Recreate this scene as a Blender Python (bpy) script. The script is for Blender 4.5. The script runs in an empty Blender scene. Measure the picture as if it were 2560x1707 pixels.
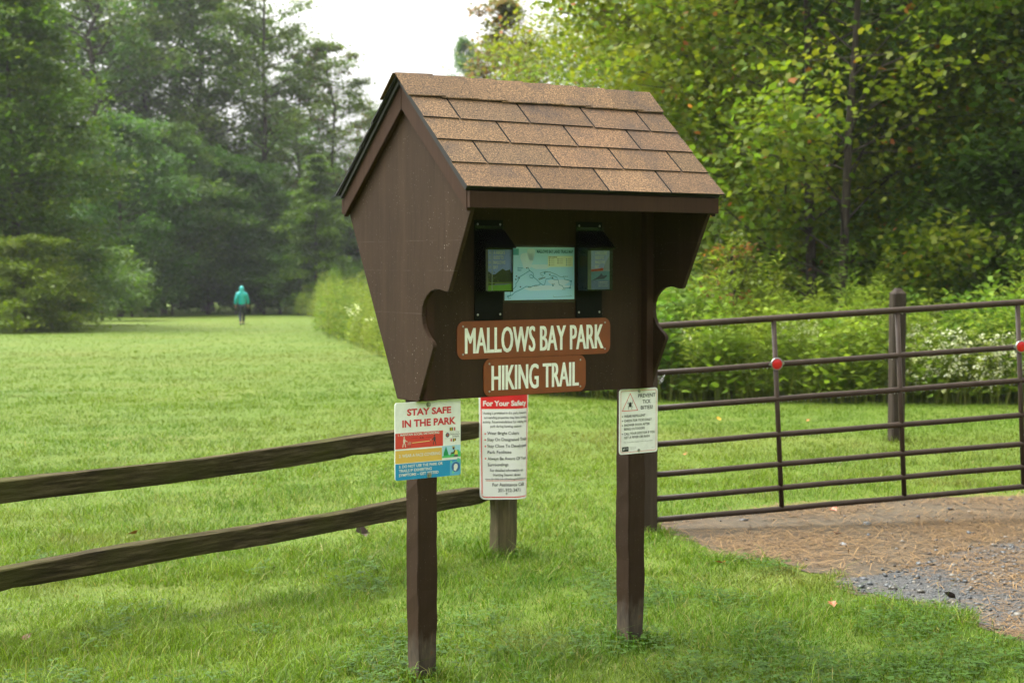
import bpy, bmesh, math, random
import numpy as np
from mathutils import Vector, Matrix
random.seed(7); rng = np.random.default_rng(11)
scene = bpy.context.scene
COL = scene.collection
R = math.radians

# ------------------------------------------------------------------ camera model (used to survey the place)
FPX = 3900.0; CAMH = 1.65
PITCH = math.atan((853.5-654.7)/FPX); CT, ST = math.cos(PITCH), math.sin(PITCH)
def ray(x, y):
    a = (x-1280)/FPX; b = -(y-853.5)/FPX
    return np.array([a, CT+b*ST, -ST+b*CT])
def gz(X, Y):
    Y = np.minimum(np.maximum(Y, 2.0), 150.0)
    return -0.018*(Y-6.35) + 0*X
def ground(x, y):
    D = ray(x, y); t = (-(CAMH-.1143))/(D[2]+.018*D[1])
    return np.array([D[0]*t, D[1]*t, CAMH+D[2]*t])
def at(x, d): return (x-1280)/FPX*d          # lateral metres of a column at a distance
def ztop(y, d): return CAMH + (654.7-y)/FPX*d

# ------------------------------------------------------------------ helpers
def tag(o, label=None, cat=None, group=None, kind=None):
    if label: o['label'] = label
    if cat: o['category'] = cat
    if group: o['group'] = group
    if kind: o['kind'] = kind
    return o
def empty(name, loc, rot=(0,0,0)):
    o = bpy.data.objects.new(name, None); COL.objects.link(o)
    o.empty_display_size = .1; o.location = loc; o.rotation_euler = rot
    return o
def link(name, me, mats, parent=None, loc=None, rot=None):
    o = bpy.data.objects.new(name, me); COL.objects.link(o)
    if mats is not None:
        for m in (mats if isinstance(mats, (list, tuple)) else [mats]): me.materials.append(m)
    if parent: o.parent = parent
    if loc is not None: o.location = loc
    if rot is not None: o.rotation_euler = rot
    return o
def copy_tree(o, parent=None):
    c = o.copy(); COL.objects.link(c); c.parent = parent
    for ch in list(o.children): copy_tree(ch, c)
    return c

class MB:
    """collects polygons with a material index and a colour per vertex"""
    def __init__(s): s.v=[]; s.f=[]; s.m=[]; s.c=[]
    def add(s, vs, fs, mi=0, col=(1,1,1)):
        b=len(s.v); s.v+= [tuple(v) for v in vs]; s.c += [col]*len(vs)
        s.f += [tuple(i+b for i in f) for f in fs]; s.m += [mi]*len(fs)
    def box(s, x0,x1,y0,y1,z0,z1, mi=0, col=(1,1,1)):
        vs=[(x0,y0,z0),(x1,y0,z0),(x1,y1,z0),(x0,y1,z0),(x0,y0,z1),(x1,y0,z1),(x1,y1,z1),(x0,y1,z1)]
        s.add(vs,[(0,3,2,1),(4,5,6,7),(0,1,5,4),(1,2,6,5),(2,3,7,6),(3,0,4,7)],mi,col)
    def prism(s, poly, axis, a0, a1, mi=0, col=(1,1,1)):
        """poly in the two other axes (y,z) for axis x, (x,z) for axis y, (x,y) for axis z"""
        n=len(poly)
        def P(p,a): return {'x':(a,p[0],p[1]),'y':(p[0],a,p[1]),'z':(p[0],p[1],a)}[axis]
        vs=[P(p,a0) for p in poly]+[P(p,a1) for p in poly]
        fs=[tuple(range(n)), tuple(range(2*n-1,n-1,-1))]+[(i,n+i,n+(i+1)%n,(i+1)%n) for i in range(n)]
        s.add(vs,fs,mi,col)
    def tube(s, pts, rad, n=10, mi=0, col=(1,1,1), cap=True):
        pts=[Vector(p) for p in pts]; k=len(pts)
        rad=[rad]*k if not hasattr(rad,'__len__') else rad
        vs=[]; up=Vector((0.13,.2,1)).normalized()
        for i,p in enumerate(pts):
            t=(pts[min(i+1,k-1)]-pts[max(i-1,0)]).normalized()
            a=t.cross(up)
            if a.length<.05: a=t.cross(Vector((1,.1,0)))
            a.normalize(); b=t.cross(a)
            for j in range(n):
                q=2*math.pi*j/n
                vs.append(p+(a*math.cos(q)+b*math.sin(q))*rad[i])
        fs=[(i*n+j,i*n+(j+1)%n,(i+1)*n+(j+1)%n,(i+1)*n+j) for i in range(k-1) for j in range(n)]
        if cap: fs += [tuple(range(n)), tuple(range(k*n-1,(k-1)*n-1,-1))]
        s.add(vs,fs,mi,col)
    def disc(s, cx, cz, r, y, n=20, mi=0, col=(1,1,1), sx=1):
        s.add([(cx+r*sx*math.cos(2*math.pi*i/n), y, cz+r*math.sin(2*math.pi*i/n)) for i in range(n)],[tuple(range(n))],mi,col)
    def poly(s, pts, y, mi=0, col=(1,1,1)):
        s.add([(p[0],y,p[1]) for p in pts],[tuple(range(len(pts)))],mi,col)
    def ball(s, c, r, mi=0, n=8, m=5, sc=(1,1,1), col=(1,1,1)):
        vs=[];fs=[]
        for i in range(m+1):
            t=math.pi*i/m
            for j in range(n):
                q=2*math.pi*j/n
                vs.append((c[0]+r*sc[0]*math.sin(t)*math.cos(q),c[1]+r*sc[1]*math.sin(t)*math.sin(q),c[2]+r*sc[2]*math.cos(t)))
        fs=[(i*n+j,(i+1)*n+j,(i+1)*n+(j+1)%n,i*n+(j+1)%n) for i in range(m) for j in range(n)]
        s.add(vs,fs,mi,col)
    def stroke(s, pts, w, y, mi=0, col=(1,1,1)):
        """flat ribbon in the x-z plane"""
        k=len(pts); L=[];Q=[]
        for i,p in enumerate(pts):
            a=pts[max(i-1,0)]; b=pts[min(i+1,k-1)]
            dx,dz=b[0]-a[0],b[1]-a[1]; l=math.hypot(dx,dz) or 1
            nx,nz=-dz/l*w/2,dx/l*w/2
            L.append((p[0]+nx,y,p[1]+nz)); Q.append((p[0]-nx,y,p[1]-nz))
        s.add(L+Q,[(i,i+1,k+i+1,k+i) for i in range(k-1)],mi,col)
    def mesh(s, name):
        me=bpy.data.meshes.new(name); me.from_pydata(s.v,[],s.f); me.polygons.foreach_set('material_index',s.m)
        ca=me.color_attributes.new('col','FLOAT_COLOR','POINT')
        ca.data.foreach_set('color',np.array([(*c,1) for c in s.c],dtype=np.float32).ravel()); me.update(); return me
    def build(s, name, mats, parent=None, loc=None, rot=None, bevel=0, smooth=False):
        me=s.mesh(name)
        if bevel or smooth:
            bm=bmesh.new(); bm.from_mesh(me)
            bmesh.ops.recalc_face_normals(bm, faces=bm.faces)
            if bevel:
                bmesh.ops.bevel(bm, geom=[e for e in bm.edges if e.is_manifold and e.calc_face_angle(0)>.5], offset=bevel, segments=2, affect='EDGES', clamp_overlap=True)
            if smooth:
                for f in bm.faces: f.smooth=True
            bm.to_mesh(me); bm.free()
        return link(name, me, mats, parent, loc, rot)

def np_mesh(name, V, F, C=None):
    """V (n,3); F list of (m,k) index arrays; C (n,3)"""
    me=bpy.data.meshes.new(name)
    me.vertices.add(len(V)); me.vertices.foreach_set('co', np.asarray(V,dtype=np.float32).ravel())
    loops=np.concatenate([f.ravel() for f in F]).astype(np.int32)
    sizes=np.concatenate([np.full(len(f),f.shape[1]) for f in F])
    starts=np.concatenate([[0],np.cumsum(sizes)[:-1]]).astype(np.int32)
    me.loops.add(len(loops)); me.loops.foreach_set('vertex_index',loops)
    me.polygons.add(len(sizes)); me.polygons.foreach_set('loop_start',starts)
    if C is not None:
        ca=me.color_attributes.new('col','FLOAT_COLOR','POINT')
        ca.data.foreach_set('color',np.concatenate([C,np.ones((len(C),1))],1).astype(np.float32).ravel())
    me.update(calc_edges=True); me.validate(); return me

# ------------------------------------------------------------------ materials
def mat(name):
    m=bpy.data.materials.new(name); m.use_nodes=True; nt=m.node_tree
    return m, nt, nt.nodes['Principled BSDF']
def N(nt, typ, **kw):
    n=nt.nodes.new(typ)
    for k,v in kw.items():
        if k in n.inputs: n.inputs[k].default_value=v
        else: setattr(n,k,v)
    return n
def ramp(nt, stops, src):
    r=N(nt,'ShaderNodeValToRGB'); e=r.color_ramp.elements
    while len(e)<len(stops): e.new(.5)
    for el,(p,c) in zip(e,stops): el.position=p; el.color=(*c,1) if len(c)==3 else c
    nt.links.new(src,r.inputs[0]); return r.outputs[0]
def mixc(nt, fac, a, b, mode='MIX'):
    n=N(nt,'ShaderNodeMix',data_type='RGBA',blend_type=mode)
    for k,v in ((0,fac),(6,a),(7,b)):
        if isinstance(v,bpy.types.NodeSocket): nt.links.new(v,n.inputs[k])
        elif k==0: n.inputs[0].default_value=v
        else: n.inputs[k].default_value=(*v,1)
    return n.outputs[2]
def noise(nt, scale, detail=4, rough=.55, vec=None, dist=0):
    n=N(nt,'ShaderNodeTexNoise',Scale=scale,Detail=detail,Roughness=rough,Distortion=dist)
    if vec is not None: nt.links.new(vec,n.inputs['Vector'])
    return n.outputs['Fac']
def objvec(nt, scale=(1,1,1)):
    t=N(nt,'ShaderNodeTexCoord'); m=N(nt,'ShaderNodeMapping'); m.inputs['Scale'].default_value=scale
    nt.links.new(t.outputs['Object'],m.inputs['Vector']); return m.outputs[0]
def bump(nt, p, h, strength=.3, dist=.002):
    b=N(nt,'ShaderNodeBump',Strength=strength,Distance=dist); nt.links.new(h,b.inputs['Height']); nt.links.new(b.outputs[0],p.inputs['Normal'])
def plain(name, col, rough=.5, metal=0, spec=.5, var=0):
    m,nt,p=mat(name); p.inputs['Roughness'].default_value=rough; p.inputs['Metallic'].default_value=metal; p.inputs['Specular IOR Level'].default_value=spec
    v=objvec(nt); n=noise(nt,14,5,.6,v)
    a=tuple(c*(1-.12-var) for c in col); b=tuple(min(1,c*(1+.12+var)) for c in col)
    nt.links.new(ramp(nt,[(.3,a),(.7,b)],n),p.inputs['Base Color']); return m
def vcol(name, rough=.5, spec=.4):
    m,nt,p=mat(name); a=N(nt,'ShaderNodeAttribute',attribute_name='col'); nt.links.new(a.outputs['Color'],p.inputs['Base Color'])
    p.inputs['Roughness'].default_value=rough; p.inputs['Specular IOR Level'].default_value=spec; return m

def painted_wood(name, col, worn=0.0, specks=True, seams=()):
    m,nt,p=mat(name); v=objvec(nt,(1,1,1)); g=objvec(nt,(60,60,5))
    n1=noise(nt,3,5,.6,v); n2=noise(nt,1,6,.65,g)
    c=ramp(nt,[(.25,tuple(x*.72 for x in col)),(.5,col),(.8,tuple(x*1.3 for x in col))],n1)
    c=mixc(nt,.5,c,ramp(nt,[(.3,tuple(x*.7 for x in col)),(.7,tuple(x*1.25 for x in col))],n2))
    if specks:
        # pale drips and splashes
        st=objvec(nt,(70,70,45)); vo=N(nt,'ShaderNodeTexVoronoi',Scale=1.0); nt.links.new(st,vo.inputs['Vector'])
        msk=noise(nt,4.5,3,.6,objvec(nt,(1.6,1.6,.8)))
        a=N(nt,'ShaderNodeMath',operation='LESS_THAN'); nt.links.new(vo.outputs['Distance'],a.inputs[0])
        thr=N(nt,'ShaderNodeMapRange'); nt.links.new(msk,thr.inputs[0]); thr.inputs[1].default_value=.40; thr.inputs[2].default_value=.75; thr.inputs[3].default_value=0; thr.inputs[4].default_value=.15
        nt.links.new(thr.outputs[0],a.inputs[1])
        k=N(nt,'ShaderNodeMath',operation='MULTIPLY'); nt.links.new(a.outputs[0],k.inputs[0]); k.inputs[1].default_value=.6
        c=mixc(nt,k.outputs[0],c,(.30,.26,.21))
        v2=N(nt,'ShaderNodeTexVoronoi',Scale=1.0); nt.links.new(objvec(nt,(105,105,70)),v2.inputs['Vector'])
        a2=N(nt,'ShaderNodeMath',operation='LESS_THAN'); nt.links.new(v2.outputs['Distance'],a2.inputs[0]); a2.inputs[1].default_value=.10
        m2=N(nt,'ShaderNodeMath',operation='MULTIPLY'); nt.links.new(a2.outputs[0],m2.inputs[0]); nt.links.new(ramp(nt,[(.38,(0,0,0)),(.68,(.8,.8,.8))],noise(nt,7,4,.7,objvec(nt,(2.2,2.2,.7)))),m2.inputs[1])
        c=mixc(nt,m2.outputs[0],c,(.26,.22,.17))
        dr=noise(nt,1,5,.7,objvec(nt,(16,16,1.1))); c=mixc(nt,ramp(nt,[(.5,(0,0,0)),(.8,(.55,.55,.55))],dr),c,tuple(x*1.9 for x in col))
    for zc in seams:   # faint cracks in the paint where the boards meet
        t=N(nt,'ShaderNodeTexCoord'); sx=N(nt,'ShaderNodeSeparateXYZ'); nt.links.new(t.outputs['Object'],sx.inputs[0])
        q=N(nt,'ShaderNodeMath',operation='MULTIPLY_ADD'); nt.links.new(noise(nt,9,4,.7,objvec(nt)),q.inputs[0]); q.inputs[1].default_value=.006; nt.links.new(sx.outputs['Z'],q.inputs[2])
        cm_=N(nt,'ShaderNodeMath',operation='COMPARE'); nt.links.new(q.outputs[0],cm_.inputs[0]); cm_.inputs[1].default_value=zc; cm_.inputs[2].default_value=.0016
        f_=N(nt,'ShaderNodeMath',operation='MULTIPLY'); nt.links.new(cm_.outputs[0],f_.inputs[0]); nt.links.new(ramp(nt,[(.42,(0,0,0)),(.7,(.30,.30,.30))],noise(nt,14,3,.6,objvec(nt))),f_.inputs[1])
        c=mixc(nt,f_.outputs[0],c,(.13,.10,.08))
    if worn:
        # bare, earth stained foot: real wear near the ground (object z)
        t=N(nt,'ShaderNodeTexCoord'); sx=N(nt,'ShaderNodeSeparateXYZ'); nt.links.new(t.outputs['Object'],sx.inputs[0])
        w=noise(nt,1,5,.7,objvec(nt,(30,30,7)))
        ad=N(nt,'ShaderNodeMath',operation='MULTIPLY_ADD'); nt.links.new(w,ad.inputs[0]); ad.inputs[1].default_value=-.35; nt.links.new(sx.outputs['Z'],ad.inputs[2])
        mr=N(nt,'ShaderNodeMapRange'); nt.links.new(ad.outputs[0],mr.inputs[0]); mr.inputs[1].default_value=-.17+worn; mr.inputs[2].default_value=-.08+worn; mr.inputs[3].default_value=.9; mr.inputs[4].default_value=0
        c=mixc(nt,mr.outputs[0],c,ramp(nt,[(.42,(.055,.045,.035)),(.56,(.09,.07,.05)),(.62,(.13,.055,.02))],noise(nt,9,4,.6,objvec(nt,(2,2,.6)))))
    nt.links.new(c,p.inputs['Base Color']); p.inputs['Roughness'].default_value=.62; p.inputs['Specular IOR Level'].default_value=.10
    bump(nt,p,n2,.35,.0015); return m
BROWN=(.0325,.0190,.0112)
M_KIOSK=painted_wood('brown painted plywood',BROWN)
M_PANEL=painted_wood('brown painted side panel',BROWN,seams=(1.733,1.455,1.62))
M_TRIM=painted_wood('brown painted trim',(.038,.0195,.0118),specks=False)
M_POST=painted_wood('brown painted post',(.0310,.0180,.0105),worn=.12)
M_GATEPOST=painted_wood('brown gate post paint',(.042,.030,.022),specks=True)
M_GATE=plain('brown enamel steel',(.041,.028,.020),.45,0,.16,.1)

def shingle_mat():
    m,nt,p=mat('brown asphalt shingle')
    a=N(nt,'ShaderNodeAttribute',attribute_name='col')
    v=objvec(nt); g=noise(nt,170,4,.85,v); b=noise(nt,7,5,.65,v); b2=noise(nt,2.2,3,.6,v)
    c=ramp(nt,[(.34,(.012,.008,.005)),(.46,(.078,.047,.022)),(.57,(.205,.114,.050)),(.70,(.40,.26,.135))],g)
    c=mixc(nt,1,c,a.outputs['Color'],'MULTIPLY')
    st=ramp(nt,[(.48,(0,0,0)),(.74,(.75,.75,.75))],b)
    c=mixc(nt,st,c,(.035,.025,.02))
    nt.links.new(c,p.inputs['Base Color']); p.inputs['Roughness'].default_value=.75; p.inputs['Specular IOR Level'].default_value=.3
    bump(nt,p,g,.5,.0015); return m
M_SHINGLE=shingle_mat()
M_ROOFDARK=plain('black underlay felt',(.012,.011,.010),.8)
M_SIGNBROWN=plain('brown sign sheet',(.20,.043,.008),.45,0,.5)
M_WHITEPAINT=plain('white sign sheet',(.76,.77,.76),.35)
M_PRINT=vcol('printed ink',.38)
M_LETTER=plain('white letter vinyl',(.84,.86,.84),.45)
M_STEEL=plain('galvanised steel',(.35,.35,.34),.35,.9)
M_PLATE=plain('dark backing plate',(.005,.006,.0045),.7,0,.1)

def acrylic():
    m=bpy.data.materials.new('clear acrylic'); m.use_nodes=True; nt=m.node_tree; nt.nodes.clear()
    o=N(nt,'ShaderNodeOutputMaterial'); t=N(nt,'ShaderNodeBsdfTransparent'); t.inputs[0].default_value=(.93,.95,.92,1)
    g=N(nt,'ShaderNodeBsdfGlossy'); g.inputs['Roughness'].default_value=.08
    fr=N(nt,'ShaderNodeFresnel'); fr.inputs[0].default_value=1.49
    mx=N(nt,'ShaderNodeMixShader'); nt.links.new(fr.outputs[0],mx.inputs[0]); nt.links.new(t.outputs[0],mx.inputs[1]); nt.links.new(g.outputs[0],mx.inputs[2])
    v=objvec(nt); n=noise(nt,40,5,.7,v)
    d=N(nt,'ShaderNodeBsdfDiffuse'); d.inputs[0].default_value=(.25,.27,.2,1)
    m2=N(nt,'ShaderNodeMixShader'); r=ramp(nt,[(.45,(.01,.01,.01)),(.8,(.06,.06,.06))],n); nt.links.new(r,m2.inputs[0])
    nt.links.new(mx.outputs[0],m2.inputs[1]); nt.links.new(d.outputs[0],m2.inputs[2]); nt.links.new(m2.outputs[0],o.inputs[0]); return m
M_ACRYLIC=acrylic()
def foliage(name, trans=.35, rough=.45, spec=.35, gain=1.0):
    m=bpy.data.materials.new(name); m.use_nodes=True; nt=m.node_tree; p=nt.nodes['Principled BSDF']; o=nt.nodes['Material Output']
    a=N(nt,'ShaderNodeAttribute',attribute_name='col')
    oi=N(nt,'ShaderNodeObjectInfo'); hs=N(nt,'ShaderNodeHueSaturation'); 
    mr=N(nt,'ShaderNodeMapRange'); mr.inputs[3].default_value=.485; mr.inputs[4].default_value=.512; nt.links.new(oi.outputs['Random'],mr.inputs[0]); nt.links.new(mr.outputs[0],hs.inputs['Hue'])
    hs.inputs['Value'].default_value=gain; nt.links.new(a.outputs['Color'],hs.inputs['Color'])
    nt.links.new(hs.outputs[0],p.inputs['Base Color']); p.inputs['Roughness'].default_value=rough; p.inputs['Specular IOR Level'].default_value=spec
    t=N(nt,'ShaderNodeBsdfTranslucent'); tc=mixc(nt,1,hs.outputs[0],(1.25,1.3,.7),'MULTIPLY'); nt.links.new(tc,t.inputs[0])
    mx=N(nt,'ShaderNodeMixShader'); mx.inputs[0].default_value=trans
    nt.links.new(p.outputs[0],mx.inputs[1]); nt.links.new(t.outputs[0],mx.inputs[2]); nt.links.new(mx.outputs[0],o.inputs[0]); return m
M_LEAF=foliage('tree leaves',.52,.45,.22); M_GRASS=foliage('grass blades',.32,.42,.14); M_WEED=foliage('weed leaves',.42,.5,.14)
def bark():
    m,nt,p=mat('bark'); v=objvec(nt,(6,6,1.2)); n=noise(nt,3,6,.65,v)
    nt.links.new(ramp(nt,[(.3,(.014,.010,.007)),(.55,(.045,.033,.023)),(.8,(.13,.11,.085))],n),p.inputs['Base Color']); p.inputs['Roughness'].default_value=.9; bump(nt,p,n,.6,.02); return m
M_BARK=bark()
def fence_wood():
    m,nt,p=mat('weathered mossy timber'); v=objvec(nt,(2.2,26,26)); n=noise(nt,2,7,.68,v); b=noise(nt,2.2,4,.6,objvec(nt))
    c=ramp(nt,[(.27,(.008,.007,.004)),(.47,(.038,.030,.014)),(.66,(.098,.078,.040)),(.82,(.18,.145,.085))],n)
    c=mixc(nt,ramp(nt,[(.45,(0,0,0)),(.7,(.7,.7,.7))],b),c,(.050,.054,.010))
    nt.links.new(c,p.inputs['Base Color']); p.inputs['Roughness'].default_value=.9; p.inputs['Specular IOR Level'].default_value=.08; bump(nt,p,n,1.0,.012); return m
M_FENCE=fence_wood()
def fence_post_wood():
    m,nt,p=mat('weathered fence post'); v=objvec(nt,(26,26,2.2)); n=noise(nt,2,7,.68,v); b=noise(nt,4,4,.6,objvec(nt))
    c=ramp(nt,[(.25,(.024,.018,.007)),(.5,(.080,.062,.025)),(.75,(.165,.13,.06))],n)
    c=mixc(nt,ramp(nt,[(.42,(0,0,0)),(.66,(.8,.8,.8))],b),c,(.060,.066,.014))
    nt.links.new(c,p.inputs['Base Color']); p.inputs['Roughness'].default_value=.85; bump(nt,p,n,.8,.006); return m
M_FPOST=fence_post_wood()

def geo_noise(nt, scale, detail=4, rough=.6):
    t=N(nt,'ShaderNodeNewGeometry'); n=N(nt,'ShaderNodeTexNoise',Scale=scale,Detail=detail,Roughness=rough); nt.links.new(t.outputs['Position'],n.inputs['Vector']); return n.outputs['Fac']
def lawn_mat():
    m,nt,p=mat('mown lawn')
    c=ramp(nt,[(.3,(.048,.094,.005)),(.48,(.080,.124,.008)),(.62,(.112,.132,.015)),(.75,(.13,.108,.028))],geo_noise(nt,.35,6,.65))
    c=mixc(nt,.55,c,ramp(nt,[(.3,(.052,.096,.005)),(.55,(.080,.124,.008)),(.75,(.112,.138,.018))],geo_noise(nt,9,6,.7)))
    d=geo_noise(nt,1.1,5,.65); c=mixc(nt,ramp(nt,[(.58,(0,0,0)),(.78,(.6,.6,.6))],d),c,(.14,.115,.045))
    nt.links.new(c,p.inputs['Base Color']); p.inputs['Roughness'].default_value=.8; p.inputs['Specular IOR Level'].default_value=.2
    bump(nt,p,geo_noise(nt,40,5,.7),.7,.03); return m
def dirt_mat():
    m,nt,p=mat('straw strewn earth')
    c=ramp(nt,[(.3,(.020,.0145,.007)),(.5,(.048,.033,.014)),(.7,(.092,.061,.025))],geo_noise(nt,2.2,7,.65))
    c=mixc(nt,.5,c,ramp(nt,[(.35,(.017,.012,.006)),(.65,(.098,.066,.027))],geo_noise(nt,60,5,.7)))
    nt.links.new(c,p.inputs['Base Color']); p.inputs['Roughness'].default_value=.8; bump(nt,p,geo_noise(nt,70,5,.7),.7,.01); return m
def gravel_mat():
    m,nt,p=mat('grey gravel bed')
    t=N(nt,'ShaderNodeNewGeometry'); vo=N(nt,'ShaderNodeTexVoronoi',Scale=75.0); nt.links.new(t.outputs['Position'],vo.inputs['Vector'])
    bw=N(nt,'ShaderNodeRGBToBW'); nt.links.new(vo.outputs['Color'],bw.inputs[0])
    c=ramp(nt,[(.2,(.010,.010,.010)),(.55,(.028,.029,.029)),(.85,(.075,.072,.066))],bw.outputs[0])
    c=mixc(nt,ramp(nt,[(.5,(0,0,0)),(.7,(.9,.9,.9))],geo_noise(nt,3,6,.7)),c,(.06,.044,.026))
    nt.links.new(c,p.inputs['Base Color']); p.inputs['Roughness'].default_value=.6; bump(nt,p,vo.outputs['Distance'],.8,.012); return m
M_LAWN,M_DIRT,M_GRAVEL=lawn_mat(),dirt_mat(),gravel_mat()

# ------------------------------------------------------------------ lettering
def text_tris(s, bold=0.0):
    cu=bpy.data.curves.new('t','FONT'); cu.body=s; cu.size=1; cu.offset=bold; cu.resolution_u=3
    o=bpy.data.objects.new('t',cu); COL.objects.link(o); bpy.context.view_layer.update()
    me=bpy.data.meshes.new_from_object(o.evaluated_get(bpy.context.evaluated_depsgraph_get()))
    v=np.array([tuple(q.co) for q in me.vertices]); f=[tuple(p.vertices) for p in me.polygons]
    bpy.data.objects.remove(o); bpy.data.curves.remove(cu); bpy.data.meshes.remove(me); return v,f
def put_text(mb, s, x0, x1, zc, h, y, col=(1,1,1), mi=0, bold=.01, heavy=0):
    """fit s into x0..x1 (x1 None: natural width from x0) with cap height h centred on zc"""
    v,f=text_tris(s,bold); capv,_=text_tris('H',bold)
    cap=capv[:,1].max()-capv[:,1].min(); base=capv[:,1].min()
    sc=h/cap; w=v[:,0].max()-v[:,0].min()
    sx=sc if x1 is None else (x1-x0)/w
    X=x0+(v[:,0]-v[:,0].min())*sx; Z=zc-h/2+(v[:,1]-base)*sc
    if heavy:
        for k,q in enumerate((-heavy,heavy)): mb.add([(a+q,y+.00004*(k+1),b) for a,b in zip(X,Z)],f,mi,col)
    mb.add([(a,y,b) for a,b in zip(X,Z)],f,mi,col)

def rrect(x0,x1,z0,z1,r,n=6):
    out=[]
    for cx,cz,a in ((x1-r,z1-r,0),(x0+r,z1-r,90),(x0+r,z0+r,180),(x1-r,z0+r,270)):
        for i in range(n+1):
            q=R(a+90*i/n); out.append((cx+r*math.cos(q),cz+r*math.sin(q)))
    return out
def ring(mb, outer, inner, y, mi=0, col=(1,1,1)):
    n=len(outer); mb.add([(p[0],y,p[1]) for p in outer]+[(p[0],y,p[1]) for p in inner],[(i,(i+1)%n,n+(i+1)%n,n+i) for i in range(n)],mi,col)

# ================================================================== THE SETTING
def sheet(name, poly, dz, m, n=0):
    V=[(x,y,float(gz(x,y))+dz) for x,y in poly]
    me=bpy.data.meshes.new(name); me.from_pydata(V,[],[tuple(range(len(V)))]); me.update()
    return tag(link(name,me,m),kind='structure')
def grid_ground():
    xs=np.concatenate([np.linspace(-400,-60,8),np.linspace(-50,50,41),np.linspace(60,400,8)])
    ys=np.concatenate([[-150,-40,-10,2],np.linspace(4,40,30),np.linspace(45,150,22),[200,300,420]])
    X,Y=np.meshgrid(xs,ys); V=np.stack([X,Y,gz(X,Y)],-1).reshape(-1,3); nx=len(xs)
    i=np.arange(len(ys)-1)[:,None]*nx+np.arange(nx-1)[None]
    F=np.stack([i,i+1,i+nx+1,i+nx],-1).reshape(-1,4); return np_mesh('lawn',V,[F])
lawn=tag(link('lawn',grid_ground(),M_LAWN),kind='structure')
DIRT=[(1645,1319),(1719,1342),(1792,1393),(1880,1398),(1962,1412),(2077,1442),(2114,1475),(2160,1488),(2240,1500),(2329,1520),(2440,1556),(2560,1600),(2900,1700),(3300,1560),(3200,1240),(2900,1232),(2560,1240),(2400,1244),(2250,1250),(2000,1262),(1800,1284),(1700,1300),(1645,1308)]
GRAV=[(2900,1330),(2560,1352),(2440,1374),(2340,1398),(2260,1432),(2160,1446),(2100,1448),(2140,1474),(2200,1488),(2330,1512),(2440,1550),(2560,1592),(2900,1690),(3250,1560)]
def wob(pts, amp, sub=6):
    out=[]
    for i,p in enumerate(pts):
        q=pts[(i+1)%len(pts)]
        for k in range(sub):
            t=k/sub; out.append((p[0]+(q[0]-p[0])*t+random.uniform(-amp,amp),p[1]+(q[1]-p[1])*t+random.uniform(-amp,amp)*.7))
    return out
dirt_w=wob([tuple(ground(*p)[:2]) for p in DIRT],.05); grav_w=wob([tuple(ground(*p)[:2]) for p in GRAV],.06)
sheet('dirt_track',dirt_w,.004,M_DIRT); sheet('gravel_road',grav_w,.008,M_GRAVEL)
def inside(P, poly):
    x,y=P[:,0],P[:,1]; r=np.zeros(len(P),bool); n=len(poly)
    for i in range(n):
        (x1,y1),(x2,y2)=poly[i],poly[(i+1)%n]
        c=((y1>y)!=(y2>y))&(x<(x2-x1)*(y-y1)/(y2-y1+1e-12)+x1); r^=c
    return r
MEADOW=[(-2.7,33.0),(-1.9,28),(-.9,24.5),(.1,23.0),(1.2,21.9),(2.1,21.4),(4,21.0),(6.8,20.7),(12,20.6),(18,22),(20,40),(14,46),(-2,52),(-9,80),(-13,100),(-16,105),(-9.9,80),(-8.1,66),(-6.4,52),(-4.3,42)]

def lowfreq(P, f, seed):
    r=np.random.default_rng(seed); s=np.zeros(len(P))
    for k in range(7):
        a=r.uniform(0,6.28); w=f*r.uniform(.6,2.2); s+=np.sin(P[:,0]*w*np.cos(a)+P[:,1]*w*np.sin(a)+r.uniform(0,6.28))
    return s/3.0

# ------------------------------------------------------------------ grass blades
def band(d0,d1,n,margin=1.3):
    y=np.sqrt(rng.uniform(d0*d0,d1*d1,n)); x=rng.uniform(-1,1,n)*y*(1280/FPX)*margin
    return np.stack([x,y],1)
def blades(P, h, w, col, lean=.5):
    n=len(P); z=gz(P[:,0],P[:,1]); B=np.concatenate([P,z[:,None]],1)
    a=rng.uniform(0,2*np.pi,n); l=h*lean*rng.uniform(.1,1.1,n); L=np.stack([np.cos(a)*l,np.sin(a)*l,np.zeros(n)],1)
    t=rng.uniform(0,2*np.pi,n); S=np.stack([np.cos(t),np.sin(t),np.zeros(n)],1)*(w/2)[:,None]
    up=np.zeros((n,3)); up[:,2]=h
    V=np.stack([B-S,B+S,B+up*.55+L*.35+S*.85,B+up*.55+L*.35-S*.85,B+up*rng.uniform(.6,1,n)[:,None]+L],1).reshape(-1,3)
    i=np.arange(n)[:,None]*5
    return V,[i+np.array([[0,1,2,3]]),i+np.array([[3,2,4]])],np.repeat(col,5,0)
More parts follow.
